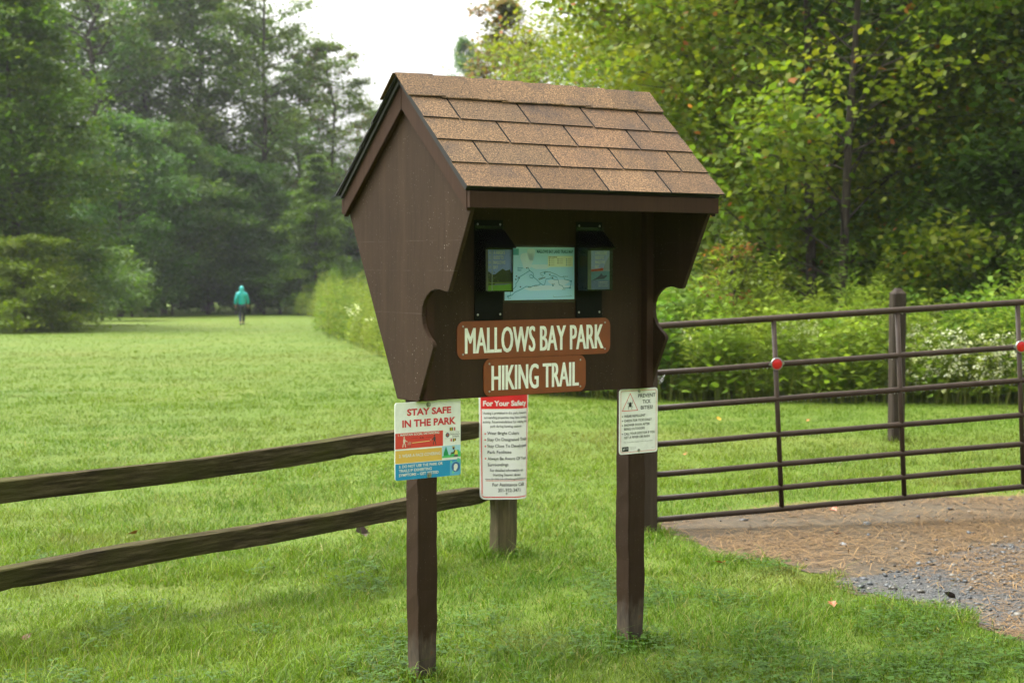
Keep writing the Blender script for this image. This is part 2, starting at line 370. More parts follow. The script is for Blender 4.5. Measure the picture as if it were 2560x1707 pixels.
def grass_col(P, n):
    a=lowfreq(P,1.3,3); b=lowfreq(P,5,4); k=rng.uniform(-1,1,n)
    t=np.clip(.5+.22*a+.16*b+.35*k,0,1)[:,None]
    c=np.array([.055,.128,.006])*(1-t)+np.array([.142,.208,.011])*t
    q=np.clip(lowfreq(P,.55,61)*.6+lowfreq(P,2.1,62)*.35-.25,0,1)[:,None]*.75; c=c*(1-q)+np.array([.150,.150,.030])*q
    q=np.clip(lowfreq(P,3.3,63)*.7-.62,0,1)[:,None]*.8; c=c*(1-q)+np.array([.125,.085,.030])*q
    y=rng.uniform(0,1,n)+np.clip((P[:,1]-12)/60,0,.1); c[y<.07]=np.array([.22,.20,.07]); c[(y>.07)&(y<.16)]=np.array([.19,.235,.05])
    far=np.clip((P[:,1]-9)/22,0,1)[:,None]; c=c*(1-far*.45)+np.array([.100,.136,.009])*far*.45
    S=np.stack([P[:,0]*.28,P[:,1]],1); q=np.clip(lowfreq(S,.42,71)*.55+lowfreq(S,1.3,72)*.4+.05*lowfreq(P,4,73)-.30,0,1)[:,None]*.62; c=c*(1-q)+np.array([.150,.128,.030])*q
    q=np.clip(lowfreq(S,.6,74)*.6-.2,0,1)[:,None]*.55; c=c*(1-q)+np.array([.055,.118,.008])*q
    return c*(1+rng.uniform(-.55,.42,n)*(1-.75*far[:,0]))[:,None]
def make_grass():
    Vs,Fs,Cs=[],[[],[]],[]; off=0
    for d0,d1,n,hm,wm in ((5.6,8,200000,.040,.0027),(8,12,210000,.036,.0033),(12,20,190000,.032,.0052),(20,34,130000,.028,.009),(34,70,70000,.026,.018)):
        P=band(d0,d1*1.25,int(n*1.3),1.35 if d0<20 else 1.15); P=P[rng.uniform(d1*.8,d1*1.25,len(P))>P[:,1]]; n=len(P)
        e=lowfreq(P,9,8)*.06
        m=~inside(P+e[:,None],dirt_w)&~inside(P,MEADOW); 
        thin=inside(P+np.array([-.12,.1]),dirt_w)|inside(P+np.array([-.05,-.2]),dirt_w)
        m&=~(thin&(rng.uniform(0,1,n)<.55))
        bare=lowfreq(P,3.1,21)>1.25; m&=~(bare&(rng.uniform(0,1,n)<.6))
        P=P[m]; n=len(P)
        clump=np.clip(1+.5*lowfreq(P,4,5)+.42*lowfreq(P,11,6)+.2*lowfreq(P,26,9),.35,2.2)
        h=hm*clump*rng.uniform(.5,1.5,n); tall=rng.uniform(0,1,n)<.014; h[tall]*=rng.uniform(1.6,2.8,tall.sum())
        V,F,C=blades(P,h,np.full(n,wm)*rng.uniform(.7,1.5,n),grass_col(P,n),1.5)
        Vs.append(V); Cs.append(C)
        for k in range(2): Fs[k].append(F[k]+off)
        off+=len(V)
    T=[]
    for (x,y,r,k) in [(*K(-.532,.045,0)[:2],.06,260),(*K(.533,.045,0)[:2],.06,260),(FX,FY,.095,260),(wp[0],wp[1],.09,200),(at(1624.5,9.76),9.77,.06,160)]:
        a=rng.uniform(0,6.28,k); q=r+np.abs(rng.normal(0,.05,k)); T.append(np.stack([x+np.cos(a)*q,y+np.sin(a)*q],1))
    T=np.concatenate(T); n=len(T); V,F,C=blades(T,rng.uniform(.03,.10,n),rng.uniform(.003,.005,n),grass_col(T,n),.8); Vs.append(V); Cs.append(C)
    for k in range(2): Fs[k].append(F[k]+off)
    off+=len(V)
    me=np_mesh('grass',np.concatenate(Vs),[np.concatenate(f) for f in Fs],np.concatenate(Cs))
    tag(link('grass',me,M_GRASS),'short wet green grass covering the mown field','grass',kind='stuff')

def leaf_geo(P, size, col, tmpl, flat=.55, droop=.25, rg=rng):
    """leaf-shaped faces at P, roughly horizontal with scatter"""
    n=len(P); a=rg.uniform(0,2*np.pi,n)
    d=np.stack([np.cos(a),np.sin(a),-droop+rg.normal(0,.35,n)],1); d/=np.linalg.norm(d,axis=1)[:,None]
    u=np.stack([rg.normal(0,flat,n),rg.normal(0,flat,n),np.ones(n)],1)
    s=np.cross(u,d); s/=np.linalg.norm(s,axis=1)[:,None]+1e-9; nn=np.cross(d,s)
    T=np.array(tmpl); k=len(T); sz=(size if hasattr(size,'__len__') else np.full(n,size))[:,None]
    V=np.empty((n,k,3))
    for j,(x,y,z) in enumerate(T): V[:,j]=P+sz*(x*d+y*s+z*nn)
    return V.reshape(-1,3), np.arange(n*k).reshape(n,k), np.repeat(col,k,0)
RHOMB=[(0,0,0),(.45,.34,.06),(1,0,-.08),(.45,-.34,.06)]
OVAL=[(0,0,0),(.3,.28,.05),(.65,.26,.03),(1,0,-.1),(.65,-.26,.03),(.3,-.28,.05)]
LANCE=[(0,0,0),(.35,.11,.02),(1,0,-.15),(.35,-.11,.02)]
MAPLE=[(0,0,0),(.12,.42,.02),(.38,.32,.03),(.42,.62,-.02),(.66,.30,.02),(1.0,0,-.06),(.66,-.30,.02),(.42,-.62,-.02),(.38,-.32,.03),(.12,-.42,.02)]

# clover in the foreground
def make_clover():
    P=band(5.7,8.8,13000,1.2); m=(lowfreq(P,5.5,31)*1.3+ (6.9-P[:,1])*.5 + P[:,0]*.42+rng.normal(0,.5,len(P)))>.55; m&=~inside(P+.05,dirt_w); P=P[m]
    P=np.concatenate([P,P+rng.normal(0,.02,P.shape)]); n=len(P)
    z=gz(P[:,0],P[:,1])+rng.uniform(.02,.065,n); C=np.concatenate([P,z[:,None]],1)
    Vs=[];Fs=[];Cs=[];off=0; a0=rng.uniform(0,6.28,n)
    col=np.array([.045,.105,.018])*rng.uniform(.6,1.5,n)[:,None]
    for k in range(3):
        a=a0+k*2.094; d=np.stack([np.cos(a),np.sin(a),rng.uniform(-.25,.3,n)],1); s=np.stack([-np.sin(a),np.cos(a),np.zeros(n)],1); sz=rng.uniform(.010,.018,n)[:,None]
        V=np.stack([C,C+sz*(.5*d+.45*s),C+sz*(1.0*d+.3*s),C+sz*(.9*d),C+sz*(1.0*d-.3*s),C+sz*(.5*d-.45*s)],1).reshape(-1,3)
        Vs.append(V); Fs.append(np.arange(n*6).reshape(n,6)+off); Cs.append(np.repeat(col,6,0)); off+=len(V)
    me=np_mesh('clover',np.concatenate(Vs),[np.concatenate(Fs)],np.concatenate(Cs))
    tag(link('clover',me,M_WEED),'low patch of wet clover leaves among the grass in front','clover',kind='stuff')
make_clover()

# straw on the track and loose gravel
def make_straw():
    x0,x1=.9,4.6; P=np.stack([rng.uniform(.9,5,60000),rng.uniform(6.7,11.9,60000)],1)
    m=inside(P+rng.normal(0,.05,P.shape),dirt_w); dens=.60+.42*lowfreq(P,2.6,41); g=inside(P,grav_w); dens=np.where(g,dens*.75-.12,dens)
    m&=rng.uniform(0,1,len(P))<dens; P=P[m]; n=len(P)
    z=gz(P[:,0],P[:,1])+rng.uniform(.008,.022,n); B=np.concatenate([P,z[:,None]],1)
    a=rng.uniform(0,6.28,n); L=np.stack([np.cos(a),np.sin(a),rng.normal(0,.12,n)],1)*rng.uniform(.02,.075,n)[:,None]
    S=np.stack([-np.sin(a),np.cos(a),np.zeros(n)],1)*rng.uniform(.0010,.0024,n)[:,None]; up=np.array([0,0,.003])
    V=np.stack([B-L-S,B-L+S,B+up+S*1.2,B+up-S*1.2,B+L+S*.6,B+L-S*.6],1).reshape(-1,3); i=np.arange(n)[:,None]*6
    t=rng.uniform(0,1,n)[:,None]; C=np.array([.060,.032,.014])*(1-t)+np.array([.22,.132,.048])*t
    me=np_mesh('straw',V,[i+np.array([[0,1,2,3]]),i+np.array([[3,2,4,5]])],np.repeat(C,6,0))
    tag(link('straw',me,vcol('dry straw',.7)),'scattered dry straw over the bare earth in front of the gate','straw',kind='stuff')
make_straw()
ICO=None
def pebble_template():
    bm=bmesh.new(); bmesh.ops.create_icosphere(bm,subdivisions=1,radius=1); V=np.array([tuple(v.co) for v in bm.verts]); F=np.array([[v.index for v in f.verts] for f in bm.faces]); bm.free(); return V,F
PV,PF=pebble_template()
def make_gravel():
    n0=9000; P=np.stack([rng.uniform(1.5,4.2,n0),rng.uniform(6.8,9.8,n0)],1); m=inside(P+rng.normal(0,.10,P.shape),grav_w)&inside(P,dirt_w)&(rng.uniform(0,1,n0)<np.clip(.75+.45*lowfreq(P,2.6,77),.1,1)); 
    Q=np.stack([rng.uniform(1.2,4.4,700),rng.uniform(7.5,11.3,700)],1); Q=Q[inside(Q,dirt_w)]; Q=Q[rng.uniform(0,1,len(Q))<np.clip((Q[:,0]-1.4)/2.2,0.05,.7)]
    P=np.concatenate([P[m],Q]); n=len(P)
    s=np.clip(rng.lognormal(-4.95,.5,n),.003,.028); z=gz(P[:,0],P[:,1])+.006+s*.25
    q=rng.normal(0,1,(n,3,3)); qm=np.linalg.qr(q)[0]; sc=rng.uniform(.6,1.3,(n,1,3))*np.array([1,1,.75])
    T=PV[None]*(1+rng.normal(0,.13,(n,len(PV),1)))*sc
    V=np.einsum('nij,nkj->nki',qm,T)*s[:,None,None]*np.array([1,1,.8])+np.concatenate([P,z[:,None]],1)[:,None]
    F=(PF[None]+np.arange(n)[:,None,None]*len(PV)).reshape(-1,3)
    base=np.where(rng.uniform(0,1,(n,1))<.75,np.array([[.036,.040,.042]]),np.array([[.10,.092,.075]]))*rng.uniform(.45,1.6,(n,1))
    me=np_mesh('gravel',V.reshape(-1,3),[F],np.repeat(base,len(PV),0))
    tag(link('gravel',me,vcol('wet stone',.35)),'loose grey crushed stone of the gravel road at lower right','gravel',kind='stuff')
make_gravel()
def stone(px,py,r,label,col):
    p=ground(px,py); V=PV*(1+np.random.default_rng(int(px)).normal(0,.16,(len(PV),1)))*np.array([1.3,.9,.55])*r
    me=np_mesh('stone',V,[PF],np.tile(np.array(col),(len(PV),1)))
    o=link('stone',me,M_STONE,loc=(p[0],p[1],p[2]+r*.25),rot=(0,0,px)); tag(o,label,'stone','larger stones on the track')
M_STONE=vcol('blue grey stone',.4)
stone(2169,1311,.030,'flat blue grey stone on the straw, the one nearest the gate',(.13,.16,.18))
stone(2107,1364,.030,'blue grey stone alone in the middle of the straw',(.16,.19,.21))
stone(1860,1303,.024,'small dark stone lying under the bottom rail of the gate',(.04,.04,.04))
stone(2298,1412,.030,'dark blue stone at the upper edge of the gravel',(.09,.12,.14))
stone(2160,1450,.028,'dark angular stone at the left tip of the gravel',(.05,.055,.06))

# fallen leaves
def dead_leaf(px,py,size,col,label,tmpl=MAPLE,rot=None,cup=.25,lift=.03):
    p=ground(px,py); size*=.78; me=MB(); T=[(x-.45,y,z) for x,y,z in tmpl]; k=len(T)
    V=[(x*size,y*size,(abs(y)*cup*1.4+abs(x)*cup*.6+z)*size) for x,y,z in T]+[(0,0,0)]
    me.add(V,[(i,(i+1)%k,k) for i in range(k)],0,col)
    me.tube([(-.45*size,0,.01),(-.75*size,.03*size,.02)],.0012,5,0,col)
    o=me.build('fallen_leaf',M_DEAD,loc=(p[0],p[1],p[2]+lift),rot=rot or (R(random.uniform(-25,25)),R(random.uniform(-25,25)),random.uniform(0,6)))
    tag(o,label,'leaf','dead leaves fallen on the ground')
M_DEAD=vcol('dead leaf',.5)
OR=(.34,.11,.03)
dead_leaf(332,1346,.085,OR,'pale orange fallen leaf in the grass between the two fence rails')
dead_leaf(1142,1200,.075,(.32,.10,.02),'orange fallen leaf beside the left kiosk post below the bolt',lift=.05)
dead_leaf(903,1352,.13,(.05,.03,.024),'large dark brown curled leaf in the grass below the lower rail',rot=(R(40),R(10),.6),cup=.5,lift=.045)
dead_leaf(1797,1060,.075,(.50,.28,.02),'yellow fallen leaf on the grass behind the gate',lift=.06,rot=(R(35),0,.4))
dead_leaf(1714,1149,.065,(.33,.10,.03),'rusty orange leaf on the grass seen low through the gate',lift=.05)
dead_leaf(1797,1428,.055,(.40,.12,.02),'small orange leaf on the grass to the right of the right post',lift=.05)
dead_leaf(2081,1536,.062,(.24,.08,.02),'orange brown leaf in the grass below the gravel',lift=.05)
dead_leaf(2373,1508,.085,(.022,.014,.012),'dark cupped leaf at the edge of the gravel',OVAL,rot=(R(20),R(-30),2.9),cup=.7,lift=.03)
dead_leaf(2084,1281,.07,(.40,.10,.04),'red orange leaf on the straw just below the bottom rail of the gate',lift=.02)
dead_leaf(2093,1342,.065,(.38,.10,.04),'reddish leaf on the straw between the blue grey stones',lift=.02)
dead_leaf(66,1619,.06,(.22,.08,.07),'dull pink leaf in the grass at the lower left',lift=.045)
dead_leaf(2020,1062,.055,(.35,.15,.03),'tan orange leaf on the mown strip near the wooden post',lift=.05)

# ================================================================== KIOSK
KX,KY,KYAW=.1042,6.3499,.6213
KZ=float(gz(KX,KY))
kiosk=tag(empty('trailhead_kiosk',(KX,KY,KZ),(0,0,KYAW)),'brown wooden information kiosk with shingled gable roof on two posts','kiosk')
NOTCH=[(-.026,1.113),(-.133,1.327),(-.131,1.337),(-.123,1.347),(-.100,1.362),(-.081,1.380),(-.068,1.397),(-.059,1.414),(-.053,1.443),(-.056,1.475),(-.069,1.502),(-.090,1.523),(-.118,1.540),(-.150,1.547),(-.178,1.546),(-.205,1.541),(-.228,1.538),(-.240,1.543)]
PROF=NOTCH+[(-.393,1.851),(-.393,1.885),(.0565,2.302),(.505,1.885),(.505,1.858),(.130,1.113)]
for s in (-1,1):
    mb=MB(); mb.prism(PROF,'x',s*.590,s*.572); mb.build('side_panel',M_PANEL,kiosk,bevel=.0015)
mb=MB(); mb.box(-.5715,.5715,-.02,-.001,1.114,1.90); mb.build('back_board',M_KIOSK,kiosk)
for s in (-1,1):
    mb=MB(); mb.box(min(s*.535,s*.5715),max(s*.535,s*.5715),-.058,-.0205,1.116,1.88); mb.build('corner_batten',M_TRIM,kiosk,bevel=.002)
EV,EW,AV,AW=-.42,1.923,.0565,2.368                     # eave and ridge of the upper roof surface
SL=math.hypot(AV-EV,AW-EW); TV,TW=(AV-EV)/SL,(AW-EW)/SL    # along the slope
NV,NW=-TW,TV                                              # outward normal of the front slope
def slope_pt(s,off,side):  # side 1 front, -1 back
    v=EV+TV*s+NV*off; w=EW+TW*s+NW*off
    return (v if side>0 else 2*AV-v, w)
def tab(mb,u0,u1,s0,s1,o0,o1,th,side,mi,col):
    a=[slope_pt(s0,o0,side),slope_pt(s1,o1,side)]; b=[slope_pt(s0,o0-th,side),slope_pt(s1,o1-th,side)]
    vs=[(u0,*a[0]),(u1,*a[0]),(u1,*a[1]),(u0,*a[1]),(u0,*b[0]),(u1,*b[0]),(u1,*b[1]),(u0,*b[1])]
    fs=[(0,1,2,3),(7,6,5,4),(0,4,5,1),(1,5,6,2),(2,6,7,3),(3,7,4,0)]
    mb.add(vs,fs[:1],mi,col); mb.add(vs,fs[1:],1,col)
RU=.633
roof=MB(); deck=MB()
for side in (1,-1):
    tab(deck,-.622,.622,.006,SL-.012,-.012,-.012,.013,side,0,(1,1,1))
    tab(roof,-RU+.004,RU-.004,.004,SL-.004,-.0045,-.0045,.003,side,1,(1,1,1))
cuts=[[.265,.520,.772],[.125,.393,.642,.885],[.262,.520,.775],[.130,.392,.645,.880],[.27,.52,.77]]
trg=random.Random(3)
for side in (1,-1):
    for r in range(5):
        e=SL/5; s0=r*e; s1=min(s0+e*1.12,SL-.004)
        edges=[0]+cuts[r]+[1]
        for k in range(len(edges)-1):
            jag=trg.uniform(-.0022,.0022)
            u0=-RU+2*RU*edges[k]+(.0042 if k else trg.uniform(-.003,.003)); u1=-RU+2*RU*edges[k+1]-(.0042 if k<len(edges)-2 else trg.uniform(-.003,.003))
            t=trg.uniform(.74,1.14); col=(t*trg.uniform(.97,1.05),t,t*trg.uniform(.92,1.04))
            tab(roof,u0,u1,s0+jag-(.004 if r==0 else 0),s1,.0060,.0005,.0062,side,0,col)
roof_o=roof.build('roof',[M_SHINGLE,M_ROOFDARK],kiosk)
deck.build('roof_deck',M_ROOFDARK,roof_o)
cap=MB(); nc=9; e=SL/5
for k in range(nc):
    u0=-RU+2*RU*k/nc-(.012 if k==0 else .0); u1=u0+2*RU/nc+.03
    if k==nc-1: u1=RU
    t=trg.uniform(.78,1.1); col=(t,t,t*.98); jag=trg.uniform(-.004,.004)
    for side in (1,-1):
        a=[slope_pt(SL-e*1.02+jag,.0080,side),slope_pt(SL-.002,.010,side)]
        V=[];
        for (u,l) in ((u0,0.0),(u1,.0055)):
            for (v,w) in a: V.append((u,v,w+l))
        V2=[(x,y,z-.004) for x,y,z in V]
        cap.add(V+V2,[(0,2,3,1),(4,5,7,6),(0,4,6,2),(2,6,7,3),(3,7,5,1),(1,5,4,0)],0,col)
cap.build('ridge_cap',M_SHINGLE,roof_o)
for s in (-1,1):                                           # barge boards at the two gables
    for side in (1,-1):
        f=lambda v:(v if side>0 else 2*AV-v)
        top=lambda v: EW+(v-EV)*TW/TV-.036
        poly=[(f(-.394),top(-.394)),(f(AV-.0004),top(AV)),(f(AV-.0004),top(AV)-.096),(f(-.394),top(-.394)-.078)]
        mb=MB(); mb.prism(poly,'x',s*.5905,s*.612); mb.build('barge_board',M_TRIM,kiosk,bevel=.002)
mb=MB(); mb.box(-.611,.611,-.4145,-.3945,1.846,1.907); mb.build('fascia',M_TRIM,kiosk,bevel=.002)
mb=MB(); mb.box(-.611,.611,AV*2+.3945,AV*2+.4145,1.846,1.907); mb.build('fascia',M_TRIM,kiosk,bevel=.002)
def kiosk_post(u,seed):
    g=random.Random(seed); mb=MB(); n=26; vs=[]
    for i in range(n+1):
        z=-.25+(1.36+.25)*i/n; k=1-(.06 if z<.22 else 0)*(1 if g.random()<.8 else .3)-(.05 if z<.08 else 0)
        j=lambda a=.0022: g.uniform(-a,a)
        for (a,b) in ((-1,0),(1,0),(1,1),(-1,1)):
            vs.append((a*.0445*k+j(), .0+b*.089+ (1-k)*.03*(1 if b==0 else -1)+j(), z))
    fs=[(i*4+q,i*4+(q+1)%4,(i+1)*4+(q+1)%4,(i+1)*4+q) for i in range(n) for q in range(4)]+[(3,2,1,0),(n*4,n*4+1,n*4+2,n*4+3)]
    mb.add(vs,fs); o=mb.build('post',M_POST,kiosk,loc=(u,0,0),bevel=.003); o['label']='left post' if u<0 else 'right post'; del o['label']
kiosk_post(-.532,1); kiosk_post(.533,2)
def bolt(mb,x,z,y,r,mi=0):
    mb.tube([(x,y,z),(x,y-.0015,z)],r*1.25,14,mi); mb.tube([(x,y-.0015,z),(x,y-.0055,z)],r*.72,6,mi)
def K(u,v,w):
    c,s=math.cos(KYAW),math.sin(KYAW); return (KX+u*c-v*s,KY+u*s+v*c,KZ+w)
def sign_root(name,u,v,w,label,cat): return tag(empty(name,K(u,v,w),(0,0,KYAW)),label,cat)

# ---- the two brown name boards
def name_board(u,w,W,H,rad,txt,tw,th,label,screws,tilt):
    t=sign_root('name_sign',u,-.0205,w,label,'sign'); t.rotation_euler=(0,tilt,KYAW)
    mb=MB(); mb.prism(rrect(-W/2,W/2,-H/2,H/2,rad,8),'y',-.003,0); mb.build('panel',M_SIGNBROWN,t)
    mb=MB(); put_text(mb,txt,-tw/2+.0013,tw/2-.0013,-.002,th,-.0036,bold=0,heavy=.0028); mb.build('lettering',M_LETTER,t)
    for x,z in screws: mb=MB(); mb.ball((x,-.003,z),.0045,0,8,4,(1,.5,1)); mb.build('screw',M_STEEL,t)
sc=lambda W,H:[(a*(W/2-.028),b*(H/2-.020)) for a in (-1,1) for b in (-1,1)]
name_board(-.0235,1.342,.771,.150,.034,'MALLOWS BAY PARK',.696,.100,'wide brown board lettered MALLOWS BAY PARK on the kiosk front','',0.0) if False else None
name_board(-.0235,1.342,.771,.150,.034,'MALLOWS BAY PARK',.696,.100,'wide brown board lettered MALLOWS BAY PARK on the kiosk front',sc(.771,.150),0)
name_board(-.0255,1.1905,.515,.150,.034,'HIKING TRAIL',.438,.098,'narrower brown board lettered HIKING TRAIL below the wide one',sc(.515,.150),0)

# ---- map
t=sign_root('trail_map',.0,-.0205,1.600,'pale blue trails map sheet mounted between the two brochure holders','map')
mb=MB(); mb.box(-.186,.176,-.002,0,-.115,.118); mb.build('clear_cover',plain('map backing',(.030,.024,.018),.25),t)
mp=MB(); TEAL=(.33,.58,.86)
mp.poly([(-.181,-.103),(.171,-.103),(.171,.109),(-.181,.109)],-.0026,0,TEAL)
for cx,cz,rx,rz in ((-.07,.055,.03,.04),(-.05,.08,.018,.03),(.0,.03,.05,.012),(.05,-.055,.10,.012),(.09,-.035,.05,.016),(-.03,-.06,.05,.008)):
    mp.add([(cx+rx*math.cos(q)*(1+.25*math.sin(3*q)),-.0029-.00001*cx,cz+rz*math.sin(q)*(1+.25*math.cos(2*q))) for q in np.linspace(0,6.1,20)],[tuple(range(20))],0,(.48,.62,.84))
def mpx(x,y):  # map print positions surveyed on the sheet
    return (-.181+(x-660)/1000*.352, .109-(y-438)/735*.212)
mp.poly([mpx(770,460),mpx(857,460),mpx(857,548),mpx(770,548)][::-1],-.0032,0,(.06,.30,.42))
mp.poly([mpx(1272,560),mpx(1638,558),mpx(1638,712),mpx(1272,714)][::-1],-.0032,0,(.58,.64,.54))
BL=(.03,.20,.38)
trail=[[(985,715),(1010,765),(1060,800),(1070,845),(1050,872),(1015,860),(1010,830),(1040,820),(1070,860),(1110,890),(1165,945),(1210,972),(1225,960),(1245,885),(1320,872),(1312,845),(1350,838),(1400,860),(1420,895),(1360,892),(1320,872)],
       [(1010,765),(940,810),(870,850),(845,855),(850,900),(815,945),(820,980),(770,1030),(735,1075),(745,1100),(705,1120)],
       [(705,1120),(760,1105),(800,1065),(880,1030),(960,985),(1030,990),(1090,970),(1140,972),(1165,945)],
       [(1420,895),(1438,970),(1480,980),(1500,1015),(1560,1015),(1595,1010),(1605,970),(1615,920),(1560,900),(1510,890),(1505,840)]]
for T in trail: mp.stroke([mpx(*p) for p in T],.0026,-.0034,0,BL)
for T in [[(1130,880),(1195,860),(1205,835),(1165,820),(1160,800),(1220,785),(1300,785),(1350,805),(1400,825),(1440,850),(1480,860),(1510,845)]]: mp.stroke([mpx(*p) for p in T],.0018,-.0034,0,(.05,.16,.2))
mp.stroke([mpx(1140,893),mpx(1235,860)],.003,-.0034,0,(.06,.08,.08))
for x,y in ((1245,780),(1540,850),(1348,955),(1010,998),(1095,982),(1502,1032),(722,1145)): put_text(mp,'0.5 mi',mpx(x-20,0)[0],mpx(x+22,0)[0],mpx(0,y)[1],.0035,-.0035,(.02,.03,.03),bold=.03)
for x,y in ((1300,822),(1340,866),(862,868),(815,885),(880,990),(970,728),(825,842)): mp.poly([mpx(x-9,y-8),mpx(x+9,y-8),mpx(x+9,y+8),mpx(x-9,y+8)][::-1],-.0035,0,(.02,.03,.03))
for x,y in ((1345,975),(1225,802),(1610,918),(1595,1010),(705,1120)): mp.disc(*mpx(x,y),.004,-.0036,10,0,BL)
mp.stroke([mpx(1352,1115),mpx(1352,1138),mpx(1620,1130),mpx(1600,1112)],.0012,-.0035,0,(.1,.15,.15))
for k in range(4):
    for x in (1285,1410,1535):
        if x==1410 and k==3: continue
        y=605+k*28; mp.poly([mpx(x,y-6),mpx(x+16,y-6),mpx(x+16,y+6),mpx(x,y+6)][::-1],-.0036,0,(.03,.04,.04) if x<1500 else BL)
        mp.stroke([mpx(x+24,y),mpx(x+80,y)],.0016,-.0036,0,(.2,.22,.2))
mp.build('map_print',M_PRINT,t)
ml=MB(); put_text(ml,'MALLOWS BAY LAND TRAILS MAP',mpx(1112,0)[0],mpx(1638,0)[0],mpx(0,498)[1],.0135,-.0036,(.025,.13,.23),bold=.03)
put_text(ml,'MAP LEGEND',mpx(1282,0)[0],mpx(1405,0)[0],mpx(0,577)[1],.005,-.0038,(.03,.04,.04),bold=.03)
put_text(ml,'Burning',mpx(840,0)[0],mpx(918,0)[0],mpx(0,727)[1],.006,-.0036,BL,bold=.02); put_text(ml,'Basin',mpx(840,0)[0],mpx(893,0)[0],mpx(0,757)[1],.006,-.0036,BL,bold=.02)
ml.build('lettering',M_PRINT,t)

# ---- brochure holders (backing plate, clear box, sloping clear lid)
def holder(u,label):
    t=sign_root('brochure_holder',u,-.0208,1.62,label,'brochure box')
    mb=MB(); mb.box(-.068,.068,-.006,0,-.200,.195); o=mb.build('backing_plate',M_PLATE,t,bevel=.0012)
    for x in (-.054,.054):
        for z in (-.178,.178): mb=MB(); mb.ball((x,-.006,z),.005,0,8,4,(1,.5,1)); mb.build('screw',M_STEEL,o)
    bx=MB(); x0,x1,yb,yf,z0,z1=-.066,.066,-.0065,-.078,-.088,.082; w=.003
    bx.box(x0,x1,yf,yf+w,z0,z1); bx.box(x0,x0+w,yf+w+.0002,yb,z0,z1+.03); bx.box(x1-w,x1,yf+w+.0002,yb,z0,z1+.03); bx.box(x0+w+.0002,x1-w-.0002,yf+w+.0002,yb,z0,z0+w)
    bx.build('clear_box',M_ACRYLIC,t)
    ld=MB(); ld.add([(-.071,-.0065,.155),(.071,-.0065,.155),(.071,-.090,.0835),(-.071,-.090,.0835),(-.071,-.0065,.159),(.071,-.0065,.159),(.071,-.092,.0865),(-.071,-.092,.0865)],[(0,1,2,3),(7,6,5,4),(0,4,5,1),(1,5,6,2),(2,6,7,3),(3,7,4,0)])
    ld.box(-.071,.071,-.0105,-.0066,.1595,.172)
    ld.build('lid',M_ACRYLIC,t)
    return t
holder(-.259,'clear brochure holder to the left of the trails map'); holder(.247,'clear brochure holder to the right of the trails map')
t=sign_root('brochure_stack',-.250,-.060,1.62,"stack of A HIKER'S GUIDE TO MALLOWS BAY brochures in a clear holder",'brochure')
mb=MB(); mb.box(-.055,.057,-.026,.02,-.083,.078); mb.build('paper_stack',plain('paper edge',(.5,.5,.48),.7),t)
pr=MB(); y=-.0264
pr.poly([(-.055,-.083),(.057,-.083),(.057,.078),(-.055,.078)],y,0,(.34,.44,.98))
pr.poly([(-.055,-.083),(.057,-.083),(.057,-.015),(.05,.0),(.03,-.004),(.015,.003),(-.005,-.008),(-.02,-.018),(-.035,-.02),(-.055,-.006)],y-.0002,0,(.030,.045,.016))
pr.poly([(-.055,-.083),(.057,-.083),(.057,-.056),(.0,-.058),(-.055,-.062)],y-.0004,0,(.22,.50,.05))
pr.poly([(-.055,-.055),(.057,-.053),(.057,-.050),(-.055,-.050)],y-.0004,0,(.22,.30,.06)); pr.poly([(-.03,-.062),(.03,-.060),(.057,-.055),(-.02,-.055)],y-.0005,0,(.20,.24,.30))
g=random.Random(5)
for k in range(60):
    x=-.055+g.random()**2*.05; z=-.083+g.random()*.075; r=g.uniform(.002,.005); pr.poly([(x,z),(x+r,z+r*.4),(x+r*.3,z+r)],y-.0007,0,g.choice([(.22,.30,.05),(.1,.18,.04),(.30,.34,.10)]))
pr.poly([(-.038,-.083),(-.035,-.083),(-.035,.078),(-.038,.078)],y-.0009,0,(.45,.5,.45))
for k,(s,w) in enumerate((("A HIKER'S",.055),('GUIDE TO',.048),('MALLOWS',.057),('BAY',.022))):
    z=.066-k*.019; put_text(pr,s,-.030,-.030+w,z,.0135,y-.001,(.80,.84,.84),bold=.03); put_text(pr,s[:2],-.053,-.041,z,.0135,y-.001,(.55,.6,.62),bold=.03)
pr.build('cover_print',M_PRINT,t)
t=sign_root('brochure_stack',.256,-.060,1.62,"stack of A PADDLER'S GUIDE TO MALLOWS BAY brochures in a clear holder",'brochure')
mb=MB(); mb.box(-.047,.050,-.026,.02,-.083,.076); mb.build('paper_stack',plain('paper edge grey',(.34,.36,.36),.7),t)
pr=MB()
pr.poly([(-.047,-.083),(.050,-.083),(.050,.076),(-.047,.076)],y,0,(.44,.52,.95)); pr.poly([(-.047,-.083),(.05,-.083),(.05,-.008),(-.047,-.008)],y-.0002,0,(.14,.32,.45)); pr.poly([(-.047,-.083),(.05,-.083),(.05,-.045),(-.047,-.045)],y-.0003,0,(.16,.22,.48))
pr.poly([(.012,-.008),(.05,-.008),(.05,.055),(.03,.03)],y-.0002,0,(.36,.42,.52))
pr.poly([(-.047,-.010),(-.030,-.009),(.014,-.007),(.018,.003),(.006,.006),(-.0,.003),(-.047,-.001)],y-.0006,0,(.62,.07,.04))
pr.poly([(-.047,-.049),(-.02,-.042),(.02,-.040),(.036,-.028),(.034,-.024),(.018,-.028),(.012,-.024),(.006,-.016),(-.002,-.026),(-.02,-.036)],y-.0006,0,(.045,.05,.14))
for k,(s,w) in enumerate((("A PADDLER'S",.062),('GUIDE TO',.045),('MALLOWS',.051),('BAY',.02))): put_text(pr,s,-.026,-.026+w,.066-k*.0185,.0135,y-.0008,(.80,.84,.84),bold=.03)
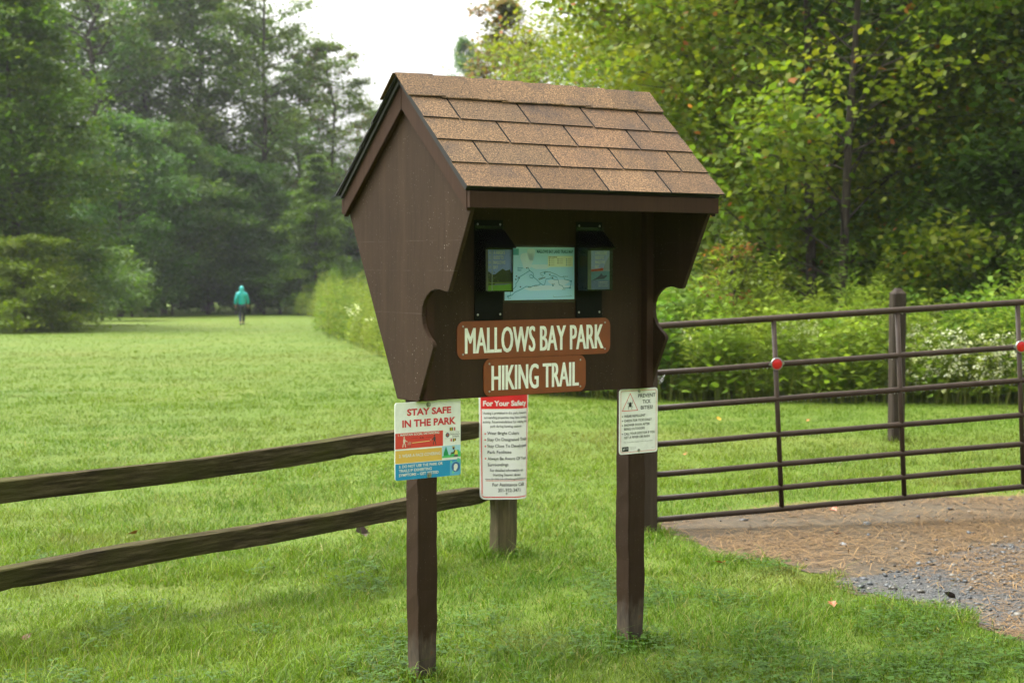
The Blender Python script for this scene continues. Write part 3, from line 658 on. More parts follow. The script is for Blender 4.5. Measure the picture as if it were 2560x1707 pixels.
for k,s in enumerate(('A Self-Guided Tour','of the Ghost Fleet','of the Potomac River')): put_text(pr,s,-.010,.040,-.053-k*.008,.0042,y-.0008,(.7,.72,.72),bold=.03 if k==0 else 0)
pr.build('cover_print',M_PRINT,t)

# ---- sign "STAY SAFE IN THE PARK" on the left post
W,H=.302,.299
t=sign_root('stay_safe_sign',-.531,-.0006,.961,'square white, red, yellow and blue STAY SAFE IN THE PARK sign on the left post','sign')
mb=MB(); mb.prism(rrect(-W/2,W/2,-H/2,H/2,.009,5),'y',-.0028,0); mb.build('panel',plain('pale sign sheet',(.74,.76,.75),.35),t)
fx=lambda f:-W/2+W*f; fz=lambda f:H/2-H*f
pr=MB(); y=-.0032; RED=(.60,.055,.045); YEL=(.66,.42,.09); BLU=(.015,.25,.50); WH=(.68,.70,.66)
def rect(a,b,c,d,yy,col): pr.poly([(fx(a),fz(d)),(fx(b),fz(d)),(fx(b),fz(c)),(fx(a),fz(c))],yy,0,col)
rect(.002,.725,.394,.596,y,RED); rect(.002,.708,.617,.782,y,YEL); rect(.71,.998,.600,.757,y,(.34,.58,.72))
rb=rrect(fx(.0015),fx(.9985),fz(.999),fz(.70),.009,5); blue=[(p[0],min(p[1],fz(.79))) for p in rb]; pr.poly(blue,y,0,BLU)
pr.poly([(fx(.83),fz(.997)),(fx(.97),fz(.997)),(fx(.997),fz(.965)),(fx(.997),fz(.79)),(fx(.83),fz(.83))],y-.0002,0,(.10,.38,.60))
for cx,cz,r,c in ((.963,.802,.032,(.10,.45,.30)),(.853,.818,.018,(.15,.5,.35)),(.884,.955,.022,(.15,.5,.35))):
    n=24; pr.poly([(fx(cx)+W*r*(1 if i%3 else .72)*math.cos(6.283*i/n),fz(cz)+W*r*(1 if i%3 else .72)*math.sin(6.283*i/n)) for i in range(n)],y-.0004,0,c)
pr.disc(fx(.922),fz(.888),W*.066,y-.0006,28,0,(.04,.12,.30))
pr.poly([(fx(.89),fz(.93)),(fx(.925),fz(.945)),(fx(.93),fz(.925)),(fx(.945),fz(.91)),(fx(.953),fz(.88)),(fx(.945),fz(.855)),(fx(.92),fz(.845)),(fx(.898),fz(.855)),(fx(.889),fz(.88)),(fx(.893),fz(.90))],y-.0008,0,WH)
for a,b in (((.71,.757),(.85,.70)),((.80,.757),(.998,.665))):
    x0,z0=a; x1=b[0]; pr.poly([(fx(x0+(x1-x0)*i/12),fz(z0-(z0-b[1])*(math.sin(math.pi*i/12) if b[0]<.9 else math.sin(math.pi*min(1,i/9)/2) if i<11 else .75))) for i in range(13)]+[(fx(x1),fz(.757)),(fx(x0),fz(.757))],y-.0003,0,(.06,.42,.14))
rect(.71,.998,.735,.757,y-.0005,(.08,.48,.16))
pr.poly([(fx(.735),fz(.725)),(fx(.795),fz(.725)),(fx(.805),fz(.70)),(fx(.77),fz(.608)),(fx(.733),fz(.70))],y-.0006,0,(.01,.24,.09))
pr.poly([(fx(.86),fz(.628)),(fx(.915),fz(.628)),(fx(.905),fz(.615)),(fx(.87),fz(.612))],y-.0008,0,(.45,.38,.12)); pr.disc(fx(.888),fz(.642),W*.016,y-.0007,12,0,(.07,.03,.02))
pr.poly([(fx(.905),fz(.725)),(fx(.955),fz(.725)),(fx(.945),fz(.675)),(fx(.91),fz(.655)),(fx(.89),fz(.68))],y-.0007,0,(.65,.60,.12)); pr.stroke([(fx(.905),fz(.665)),(fx(.895),fz(.70)),(fx(.85),fz(.702))],W*.02,y-.0009,0,(.05,.03,.02))
pr.poly([(fx(.88),fz(.755)),(fx(.955),fz(.755)),(fx(.955),fz(.725)),(fx(.915),fz(.72))],y-.0008,0,(.12,.10,.11)); pr.stroke([(fx(.845),fz(.755)),(fx(.845),fz(.70))],W*.006,y-.0008,0,(.25,.15,.05))
# walkers and measuring pole of the red band
def fig(cx,c1,c2,m):
    pr.disc(fx(cx),fz(.452),W*.011,y-.0006,10,0,c2); pr.poly([(fx(cx-.018),fz(.515)),(fx(cx+.018),fz(.515)),(fx(cx+.014),fz(.468)),(fx(cx-.014),fz(.468))],y-.0006,0,c1)
    for a in (-.022,.02): pr.stroke([(fx(cx),fz(.512)),(fx(cx+a*.7),fz(.54)),(fx(cx+a),fz(.577))],W*.011,y-.0006,0,c2)
    pr.stroke([(fx(cx),fz(.472)),(fx(cx+m*.03),fz(.50)),(fx(cx+m*.05),fz(.507))],W*.009,y-.0008,0,c2)
fig(.135,(.68,.55,.48),(.66,.60,.52),1); fig(.595,(.05,.05,.07),(.06,.035,.035),-1)
pr.poly([(fx(.18),fz(.55)),(fx(.23),fz(.55)),(fx(.245),fz(.52)),(fx(.215),fz(.505)),(fx(.19),fz(.52))],y-.0007,0,(.50,.20,.16))
for a in (.195,.225): pr.disc(fx(a),fz(.572),W*.008,y-.0008,10,0,(.1,.08,.08))
pr.stroke([(fx(.255),fz(.528)),(fx(.52),fz(.518))],W*.009,y-.0007,0,(.7,.52,.22)); pr.disc(fx(.54),fz(.505),W*.012,y-.0007,10,0,(.7,.2,.2))
pr.stroke([(fx(.24),fz(.468)),(fx(.34),fz(.468))],W*.003,y-.0007,0,(.15,.02,.02)); pr.stroke([(fx(.46),fz(.468)),(fx(.55),fz(.468))],W*.003,y-.0007,0,(.15,.02,.02)); put_text(pr,'6 ft.',fx(.37),fx(.435),fz(.468),H*.022,y-.0007,(.10,.02,.02),bold=.02)
# county health department mark and flag strips
pr.disc(fx(.795),fz(.460),W*.030,y-.0004,18,0,(.03,.06,.14)); pr.disc(fx(.795),fz(.460),W*.018,y-.0006,14,0,(.35,.12,.07))
for zc in (.385,.535):
    for k in range(6):
        c=[(.10,.08,.02),(.55,.40,.05),(.10,.08,.02),(.62,.62,.58),(.5,.03,.06),(.62,.55,.55)][k if zc<.45 else 5-k]
        d=.0 if zc<.45 else abs(k-2.5)*-.006
        pr.poly([(fx(.828+k*.0165),fz(zc+.022+d)),(fx(.8445+k*.0165),fz(zc+.022+d)),(fx(.8445+k*.0165),fz(zc-.022)),(fx(.828+k*.0165),fz(zc-.022))],y-.0004,0,c)
for zz in (.418,.505): pr.stroke([(fx(.75),fz(zz)),(fx(.985),fz(zz))],W*.003,y-.0004,0,(.3,.3,.3))
pr.build('print',M_PRINT,t)
le=MB(); RT=(.55,.035,.05)
put_text(le,'STAY SAFE',fx(.18),fx(.853),fz(.13),H*.088,y-.0004,RT,bold=.035); put_text(le,'IN THE PARK',fx(.108),fx(.925),fz(.275),H*.095,y-.0004,RT,bold=.035)
put_text(le,'1. MAINTAIN SOCIAL DISTANCING',fx(.043),fx(.665),fz(.416),H*.029,y-.001,WH,bold=.02); put_text(le,'2. WEAR A FACE COVERING',fx(.055),fx(.683),fz(.688),H*.040,y-.001,WH,bold=.02)
for s,b,z in (('3. DO NOT USE THE PARK OR',.718,.825),('TRAILS IF EXHIBITING',.55,.880),('SYMPTOMS \u2013 GET TESTED',.652,.935)): put_text(le,s,fx(.055),fx(b),fz(z),H*.037,y-.001,WH,bold=.02)
put_text(le,'Charles County',fx(.84),fx(.975),fz(.432),H*.012,y-.0006,(.2,.2,.2)); put_text(le,'Department',fx(.832),fx(.985),fz(.452),H*.022,y-.0006,(.12,.12,.12)); put_text(le,'of Health',fx(.87),fx(.975),fz(.482),H*.022,y-.0006,(.12,.12,.12))
le.build('lettering',M_PRINT,t)
for a,b,c in ((.505,.045,-.0028),(.51,.965,-.0038)): mb=MB(); bolt(mb,fx(a),fz(b),c,.0085); mb.build('bolt',M_STEEL,t)

# ---- sign "PREVENT TICK BITES!" on the right post
W,H=.214,.278
t=sign_root('tick_sign',.537,-.0006,.970,'white PREVENT TICK BITES sign with a red triangle on the right post','sign')
mb=MB(); mb.prism(rrect(-W/2,W/2,-H/2,H/2,.013,6),'y',-.0022,0); mb.build('panel',M_WHITEPAINT,t)
pr=MB(); y=-.0026; i1,i2=.0075,.0092
ring(pr,rrect(-W/2+i1,W/2-i1,-H/2+i1,H/2-i1,.008,6),rrect(-W/2+i2,W/2-i2,-H/2+i2,H/2-i2,.0065,6),y,0,(.60,.06,.05))
A=[(fx(.28),fz(.060)),(fx(.066),fz(.337)),(fx(.486),fz(.337))]; cxm,czm=sum(p[0] for p in A)/3,sum(p[1] for p in A)/3; B=[(cxm+(p[0]-cxm)*.90,czm+(p[1]-czm)*.90) for p in A]
ring(pr,A,B,y,0,(.62,.05,.04))
BK=(.02,.02,.022)
pr.poly([(fx(.278)+W*.032*math.cos(q),fz(.245)+H*.036*math.sin(q)*(1 if math.sin(q)<0 else 1.25)) for q in np.linspace(0,6.1,20)],y-.0003,0,BK)
for k,(a,dz) in enumerate(((.075,.055),(.08,.02),(.065,-.045),(.05,-.07))):
    for s in (-1,1): pr.stroke([(fx(.278),fz(.235)),(fx(.278+s*a*.7),fz(.235-dz*.5)),(fx(.278+s*a*.9),fz(.235-dz*1.2))],.0016,y-.0003,0,BK)
pr.poly(rrect(fx(.073),fx(.242),fz(.957),fz(.885),.003,4),y,0,BK); put_text(pr,'CDC',fx(.155),fx(.23),fz(.915),H*.02,y-.0003,(.5,.52,.55),bold=.02); pr.poly([(fx(.09),fz(.94)),(fx(.135),fz(.93)),(fx(.14),fz(.90)),(fx(.11),fz(.91))],y-.0003,0,(.5,.52,.55))
for z in (.893,.906,.919,.932): pr.stroke([(fx(.262),fz(z)),(fx(.44 if z<.93 else .40),fz(z))],H*.004,y-.0002,0,(.45,.46,.45))
for z in (.925,.935): pr.stroke([(fx(.84),fz(z)),(fx(.92),fz(z))],H*.003,y-.0002,0,(.45,.46,.45))
pr.build('print',M_PRINT,t)
le=MB()
for s,a,b,z,h in (('PREVENT',.482,.939,.112,.058),('TICK',.60,.814,.205,.056),('BITES!',.555,.868,.297,.056)): put_text(le,s,fx(a),fx(b),fz(z),H*h,y-.0003,BK,bold=.015)
for s,b,z,bul in (('WEAR REPELLENT',.678,.416,1),('CHECK FOR TICKS DAILY',.846,.486,1),('SHOWER SOON AFTER',.792,.554,1),('BEING OUTDOORS',.66,.613,0),('CALL YOUR DOCTOR IF YOU',.927,.685,1),('GET A FEVER OR RASH',.792,.743,0)):
    put_text(le,s,fx(.123),fx(b),fz(z),H*.037,y-.0003,BK,bold=.015)
    if bul: le.disc(fx(.08),fz(z),W*.012,y-.0003,10,0,BK)
put_text(le,'For more information: www.cdc.gov/ticks',fx(.12),fx(.873),fz(.815),H*.020,y-.0003,(.35,.36,.36))
le.build('lettering',M_PRINT,t)
for a,b in ((.512,.040),(.508,.955)): mb=MB(); bolt(mb,fx(a),fz(b),-.0022,.0058); mb.build('bolt',M_STEEL,t)

# ================================================================== SPLIT RAIL FENCE
fp=ground(1258,1393); FX,FY=fp[0],8.97
fence=tag(empty('split_rail_fence',(FX,FY,float(gz(FX,FY)))),'weathered mossy split rail fence with two rails ending at a stubby post','fence')
fr=lambda X,Y,Z:(X-FX,Y-FY,Z-float(gz(FX,FY)))
mb=MB(); g=random.Random(9); n=14; vs=[]
for i in range(n+1):
    z=-.3+(1.0+.3)*i/n
    for k in range(8):
        a=2*math.pi*(k+.5)/8; r=.083*(1+g.uniform(-.05,.05)); vs.append((r*math.cos(a)*1.0,r*math.sin(a),z))
mb.add(vs,[(i*8+k,i*8+(k+1)%8,(i+1)*8+(k+1)%8,(i+1)*8+k) for i in range(n) for k in range(8)]+[tuple(range(n*8,n*8+8))]); mb.build('fence_post',M_FPOST,fence,smooth=False)
def rail(p0,p1,seed,hgt,dep):
    g=random.Random(seed); p0,p1=Vector(p0),Vector(p1); d=p1-p0; L=d.length; n=44; ex=d.normalized(); ey=Vector((-ex.y,ex.x,0)).normalized(); ez=ex.cross(ey)
    sec=[(-.46,-.5),(-.5,-.05),(-.5,.44),(-.45,.5),(.0,.52),(.45,.49),(.5,.42),(.48,-.46)]
    ph=[g.uniform(0,6.28) for _ in sec]; vs=[]
    for i in range(n+1):
        t=i/n; tap=min(1,.42+(1-t)*L/.38,.42+t*L/.38)
        c=ez*(.012*math.sin(t*3.1+seed)+.006*math.sin(t*11+seed*2)); 
        for k,(a,b) in enumerate(sec):
            w=1+.05*math.sin(t*9+ph[k])+.03*math.sin(t*27+ph[k]*3)+g.uniform(-.022,.022)-(.12 if (k in (0,7) and g.random()<.06) else 0)
            vs.append(ex*(L*t)+c+ey*(a*dep*w*(.6+.4*tap))+ez*(b*hgt*w*tap))
    m=len(sec); mb=MB(); mb.add(vs,[(i*m+k,i*m+(k+1)%m,(i+1)*m+(k+1)%m,(i+1)*m+k) for i in range(n) for k in range(m)]+[tuple(range(m)),tuple(range(n*m,n*m+m))])
    o=mb.build('rail',M_FENCE,fence,loc=fr(*p0),bevel=.0)
    # lay the object's own x axis along the rail so that its grain follows it
    M=Matrix((ex,ey,ez)).transposed(); o.data.transform(M.inverted().to_4x4()); o.rotation_euler=M.to_euler()
rail((-2.72,6.13,.652),(-.075,9.01,.705),3,.100,.075); rail((-2.72,6.13,.288),(-.085,9.02,.297),5,.097,.085)
# safety sign bent around the fence post
t=tag(empty('safety_sign',(FX+.020,FY-.140,.300),(0,R(-.6),R(-1.5))),'tall narrow red and white For Your Safety sign bent round the fence post','sign')
W,H=.305,.640
def bend(v):
    x,y,z=v; k=1+.35*(1-z/H); x0=.030
    if x>x0:
        a=(x-x0)/.105*k*.95; r=.105/(k*.95); 
        nx,ny=x0+r*math.sin(a), r*(1-math.cos(a)); return (nx+y*math.sin(a)*-1, ny+y*math.cos(a), z)
    if x<-.09:
        q=(-.09-x); return (x, y+q*q*1.2, z)
    return v
def bendmesh(mb): mb.v=[bend(v) for v in mb.v]
mb=MB(); nx=24; outl=rrect(-W/2,W/2,0,H,.028,8); xs=[-W/2+W*i/nx for i in range(nx+1)]
def zr(x):
    q=max(0,abs(x)-(W/2-.028)); d=.028-math.sqrt(max(0,.028**2-q*q)); return d,H-d
xs=sorted(set([round(x,5) for x in xs]+[round(s*(W/2-.028+.028*math.sin(R(a))),5) for s in (-1,1) for a in (15,30,45,60,75,90)]))
def strip(mb,xs,lo,hi,y,col,th=None):
    n=len(xs); V=[]
    nz=8
    for x in xs:
        for j in range(nz+1): V.append((x,y,lo(x)+(hi(x)-lo(x))*j/nz))
    mb.add(V,[(i*(nz+1)+j,(i+1)*(nz+1)+j,(i+1)*(nz+1)+j+1,i*(nz+1)+j+1) for i in range(n-1) for j in range(nz)],0,col)
strip(mb,xs,lambda x:zr(x)[0],lambda x:zr(x)[1],0,(.76,.76,.75)); strip(mb,xs,lambda x:zr(x)[0],lambda x:zr(x)[1],.0018,(.3,.3,.3))
bendmesh(mb); mb.build('panel',M_PRINT,t,smooth=True)
pr=MB(); y=-.0006; SR=(.62,.02,.025)
ix=[max(-W/2+.010,min(W/2-.010,x)) for x in xs]; ix=sorted(set(round(v,5) for v in ix))
zi=lambda x:(lambda q:(.010+.020-math.sqrt(max(0,.020**2-q*q))))(max(0,abs(x)-(W/2-.030)))
strip(pr,ix,lambda x:.517,lambda x:H-zi(x),y,SR)
strip(pr,ix,lambda x:zi(x),lambda x:zi(x)+.0055,y,SR)
for s in (-1,1): strip(pr,[s*(W/2-.010),s*(W/2-.0155)][::-1 if s>0 else 1],lambda x:.03,lambda x:.517,y,SR)
strip(pr,[-.118+.236*i/14 for i in range(15)],lambda x:.1065,lambda x:.109,y,SR)
bl=[(.376,0),(.341,0),(.304,0),(.234,0)]
for z,_ in bl: pr.disc(-.122+.004,z,.0045,y,12,0,SR)
bendmesh(pr); pr.build('print',M_PRINT,t)
le=MB(); y=-.0012; T=(.03,.03,.032)
put_text(le,'For Your Safety',-.128,.128,.549,.030,y,(.75,.74,.72),bold=.03)
for s,a,b,z in (('Hunting is prohibited in this park; however,',-.130,.132,.494),('surrounding properties may have hunting',-.124,.130,.4685),('activity. Recommendations for visiting this',-.130,.132,.4435),('park during hunting season:',-.088,.092,.4185)): put_text(le,s,a,b,z,.0135,y,T,bold=.012)
for s,b,z in (('Wear Bright Colors',.075,.379),('Stay On Designated Trails',.132,.343),('Stay Close To Developed',.128,.306),('Park Facilities',.030,.271),('Always Be Aware Of Your',.132,.234),('Surroundings',.012,.200)): put_text(le,s,-.106,b,z,.0175,y,T,bold=.012)
for s,a,b,z,h in (('For detailed information on',-.092,.100,.167,.0150),('Hunting Season dates:',-.075,.085,.141,.0150),('www.dnr.state.md.us/huntersguide/index.asp',-.122,.128,.118,.0095),('For Assistance Call:',-.080,.110,.085,.0185),('301-932-3471',-.048,.080,.053,.0200)): put_text(le,s,a,b,z,h,y,T,bold=.012)
bendmesh(le); le.build('lettering',M_PRINT,t)
mb=MB(); bolt(mb,-.0,.034,-.002,.004); mb.build('bolt',M_STEEL,t)

# ================================================================== GATE
GA=Vector((.917,9.905,0.0)); GYAW=math.atan2(.5,2.475); GSL=.0545
gate=tag(empty('metal_gate',(GA.x,GA.y,.004),(0,-GSL,GYAW)),'brown tubular steel farm gate with seven rails, wet with rain','gate')
HT=[1.237,.939,.714,.4835,.290,.135,0.0]; XE=4.22
UP=[0.0,.855,1.712,2.574,3.43,XE]
drops=MB()
for k,h in enumerate(HT):
    mb=MB(); r=.0215 if k==0 else .0190
    if k==0:
        pts=[(0.0,0,h-.10),(.003,0,h-.06),(.018,0,h-.025),(.05,0,h-.005),(.09,0,h)]+[(x,0,h) for x in (1,2,3,XE)]
    else:
        pts=[(0,0,h)]+[(x,0,h+random.uniform(-.003,.003)) for x in (.4,.8,1.2,1.6,2.1,2.5,3,3.6)]+[(XE,0,h)]
    mb.tube(pts,r,14); mb.build('gate_rail',M_GATE,gate,smooth=True)
    x=.06
    while x<3.0:
        if random.random()<.8: drops.ball((x,random.uniform(-.004,.004),h-r-.0015),random.uniform(.0022,.004),0,6,4,(1,1,1.25))
        x+=random.uniform(.012,.05)
for k,x in enumerate(UP):
    mb=MB(); mb.tube([(x,0,-.004),(x,0,1.14 if k==0 else 1.222)],.0165,12)
    mb.build('upright',M_GATE,gate,smooth=True)
dm,nt,p=mat('water drop'); p.inputs['Base Color'].default_value=(.9,.95,.95,1); p.inputs['Roughness'].default_value=.03; p.inputs['Transmission Weight'].default_value=.6; p.inputs['IOR'].default_value=1.33
o=drops.build('water_drops',dm,gate,smooth=True); o['kind']='stuff'
lens,nt,p=mat('red reflector lens'); vo=N(nt,'ShaderNodeTexVoronoi',Scale=220.0); nt.links.new(objvec(nt),vo.inputs['Vector'])
nt.links.new(ramp(nt,[(0,(.78,.010,.012)),(.6,(.42,.003,.005))],vo.outputs['Distance']),p.inputs['Base Color']); p.inputs['Roughness'].default_value=.3
for x,z in ((.855,.944),(2.576,.944)):
    mb=MB(); y0=-.020
    prof=[(.0405,0),(.0415,-.006),(.040,-.011),(.036,-.012),(.0345,-.009)]; n=28; vs=[(x+r*math.cos(6.2832*i/n),y0+yy,z+r*math.sin(6.2832*i/n)) for r,yy in prof for i in range(n)]
    mb.add(vs,[(a*n+i,a*n+(i+1)%n,(a+1)*n+(i+1)%n,(a+1)*n+i) for a in range(len(prof)-1) for i in range(n)]); mb.box(x-.052,x+.052,y0-.001,y0+.002,z-.008,z+.008)
    rf=mb.build('reflector',M_STEEL,gate,smooth=False)
    mb=MB(); prof=[(.0348,-.007),(.028,-.0105),(.016,-.013),(.004,-.014)]; vs=[(x+r*math.cos(6.2832*i/n),y0+yy,z+r*math.sin(6.2832*i/n)) for r,yy in prof for i in range(n)]
    mb.add(vs,[(a*n+i,a*n+(i+1)%n,(a+1)*n+(i+1)%n,(a+1)*n+i) for a in range(len(prof)-1) for i in range(n)]+[tuple(range(3*n,4*n))]); mb.build('lens',lens,rf,smooth=True)
# latch post, chain, far wooden post
gp=ground(1626,1334)
mb=MB(); mb.box(-.046,.046,-.045,.045,-.3,1.33); o=mb.build('gate_post',M_GATEPOST,loc=(at(1624.5,9.76),9.77,float(gz(0,9.77))),rot=(0,0,R(6)),bevel=.004)
tag(o,'brown square gate post half hidden behind the right post of the kiosk','post')
ch=MB()
g=random.Random(4); c0=Vector((at(1646,9.78),9.80,ztop(940,9.8)))
for k in range(7):
    cc=c0+Vector((.006*k+.004*g.uniform(-1,1),-.012*(k%2),(-.013*k if k<4 else -.04+.012*(k-3))))
    ax=Vector((g.uniform(-1,1),g.uniform(-1,1),g.uniform(-1,1))).normalized(); bx_=ax.orthogonal().normalized(); cx_=ax.cross(bx_)
    ch.tube([cc+bx_*.013*math.cos(q)+cx_*.008*math.sin(q) for q in np.linspace(0,6.2832,13)],.0024,6,cap=False)
o=ch.build('gate_chain',M_STEEL,smooth=True); tag(o,'short rusty steel chain looped at the latch end of the gate','chain')
wp=ground(2240,1103)
mb=MB(); a=.069; c=.014
oct_=[(-a+c,-a),(a-c,-a),(a,-a+c),(a,a-c),(a-c,a),(-a+c,a),(-a,a-c),(-a,-a+c)]; n=8; Hh=1.50
vs=[(x,y_,z) for z in (-.3,Hh) for x,y_ in oct_]+[(x*.35,y_*.35,Hh+.055) for x,y_ in oct_]
mb.add(vs,[(i,(i+1)%n,n+(i+1)%n,n+i) for i in range(n)]+[(n+i,n+(i+1)%n,2*n+(i+1)%n,2*n+i) for i in range(n)]+[tuple(range(2*n,3*n))])
wm,nt,p=mat('peeling brown paint'); v=objvec(nt,(16,16,2.2)); nn=noise(nt,2,6,.65,v)
p.inputs['Specular IOR Level'].default_value=.12; nt.links.new(ramp(nt,[(.3,(.018,.013,.009)),(.6,(.038,.028,.020)),(.67,(.045,.034,.026)),(.71,(.30,.28,.25))],nn),p.inputs['Base Color']); p.inputs['Roughness'].default_value=.7
o=mb.build('wooden_post',wm,loc=(wp[0],wp[1],wp[2]),rot=(0,0,R(8))); tag(o,'square wooden post with pointed top and peeling paint behind the gate','post')

make_grass()
# ================================================================== PERSON
def skin_mesh(name, joints, edges, mats, parent, sub=2):
    me=bpy.data.meshes.new(name); me.from_pydata([j[0] for j in joints],edges,[]); o=bpy.data.objects.new(name,me); COL.objects.link(o)
    m=o.modifiers.new('s','SKIN'); m.use_smooth_shade=True
    for i,j in enumerate(joints):
        r=j[1] if hasattr(j[1],'__len__') else (j[1],j[1]); me.skin_vertices[0].data[i].radius=r; me.skin_vertices[0].data[i].use_root=(i==0)
    s=o.modifiers.new('d','SUBSURF'); s.levels=sub; s.render_levels=sub
    bpy.context.view_layer.update(); dg=bpy.context.evaluated_depsgraph_get()
    nm=bpy.data.meshes.new_from_object(o.evaluated_get(dg)); bpy.data.objects.remove(o); bpy.data.meshes.remove(me)
    for p in nm.polygons: p.use_smooth=True
    nm.materials.clear(); return link(name,nm,mats,parent)
SKIN=plain('skin',(.42,.24,.17),.5); TEALJ=plain('teal rain jacket',(.012,.42,.40),.35,0,.5); NAVY=plain('navy trousers',(.016,.02,.045),.6); SHOE=plain('dark shoes',(.035,.035,.04),.5)
pp=ground(605,812); pd=pp[1]
person=tag(empty('person',(pp[0],pp[1],pp[2]),(0,0,R(6))),'person walking away across the field in a hooded teal rain jacket and dark trousers','person')
J=[((0,0,.93),.12),((0,.01,1.15),.12),((0,.01,1.36),.12),((0,0,1.46),.055),((0,.01,1.52),.058),((0,.015,1.60),(.080,.095)),((0,.01,1.69),.055),
   ((-.17,0,1.38),.06),((-.24,-.03,1.12),.045),((-.27,.02,.87),.032),((-.275,.04,.81),(.040,.022)),
   ((.17,0,1.38),.06),((.24,.04,1.13),.045),((.265,.10,.89),.032),((.27,.12,.83),(.040,.022)),
   ((-.09,0,.88),.09),((-.075,.09,.50),.055),((-.06,-.06,.10),.038),((.09,0,.88),.09),((.055,.12,.50),.055),((.03,.26,.09),.038),((-.07,.02,.045),(.04,.035)),((.04,.36,.05),(.04,.03))]
Ed=[(0,1),(1,2),(2,3),(3,4),(4,5),(5,6),(2,7),(7,8),(8,9),(9,10),(2,11),(11,12),(12,13),(13,14),(0,15),(15,16),(16,17),(0,18),(18,19),(19,20),(17,21),(20,22)]
for hand,sx in ((10,-1),(14,1)):
    b=np.array(J[hand][0])
    for k,(dx,L) in enumerate(((-.027,.055),(-.009,.068),(.009,.072),(.026,.062))):
        i=len(J); J+= [(tuple(b+np.array([.004*sx,dx,-.035])),.009),(tuple(b+np.array([.0,dx*1.1,-.035-L*.55])),.008),(tuple(b+np.array([-.012*sx,dx*1.1,-.035-L])),.0065)]; Ed+=[(hand,i),(i,i+1),(i+1,i+2)]
    i=len(J); J+= [(tuple(b+np.array([-.012*sx,.035,.005])),.0105),(tuple(b+np.array([-.022*sx,.055,-.03])),.008)]; Ed+=[(hand,i),(i,i+1)]
body=skin_mesh('body',J,Ed,SKIN,person)
mb=MB(); mb.ball((0,.115,1.595),.014,0,8,5,(1,1.2,1.5))
for s in (-1,1): mb.ball((s*.032,.098,1.62),.012,0,8,5)
mb.tube([(-.025,.10,1.545),(0,.107,1.543),(.025,.10,1.545)],.007,6); mb.build('face',SKIN,person,smooth=True)
jj=[((0,0,.84),(.185,.15)),((0,0,1.0),(.18,.145)),((0,.0,1.2),(.165,.135)),((0,0,1.36),(.165,.12)),((0,-.005,1.47),(.085,.095)),((0,.0,1.58),(.112,.125)),((0,-.005,1.675),(.095,.10)),((0,-.01,1.72),(.045,.05)),
    ((-.18,0,1.36),.085),((-.245,-.03,1.12),.078),((-.275,.02,.885),.062),((.18,0,1.36),.085),((.245,.04,1.13),.078),((.27,.10,.905),.062)]
skin_mesh('jacket',jj,[(0,1),(1,2),(2,3),(3,4),(4,5),(5,6),(6,7),(3,8),(8,9),(9,10),(3,11),(11,12),(12,13)],TEALJ,person)
tr=[((0,0,.90),.12),((-.085,0,.84),.105),((-.080,.09,.50),.075),((-.06,-.06,.12),.055),((.085,0,.84),.105),((.075,.12,.50),.075),((.05,.255,.12),.054)]
skin_mesh('trousers',tr,[(0,1),(1,2),(2,3),(0,4),(4,5),(5,6)],NAVY,person)
for c in ((-.065,.0,.05),(.05,.31,.055)):
    mb=MB(); mb.ball(c,.065,0,10,6,(.8,1.9,.8)); mb.build('shoe',SHOE,person,smooth=True)

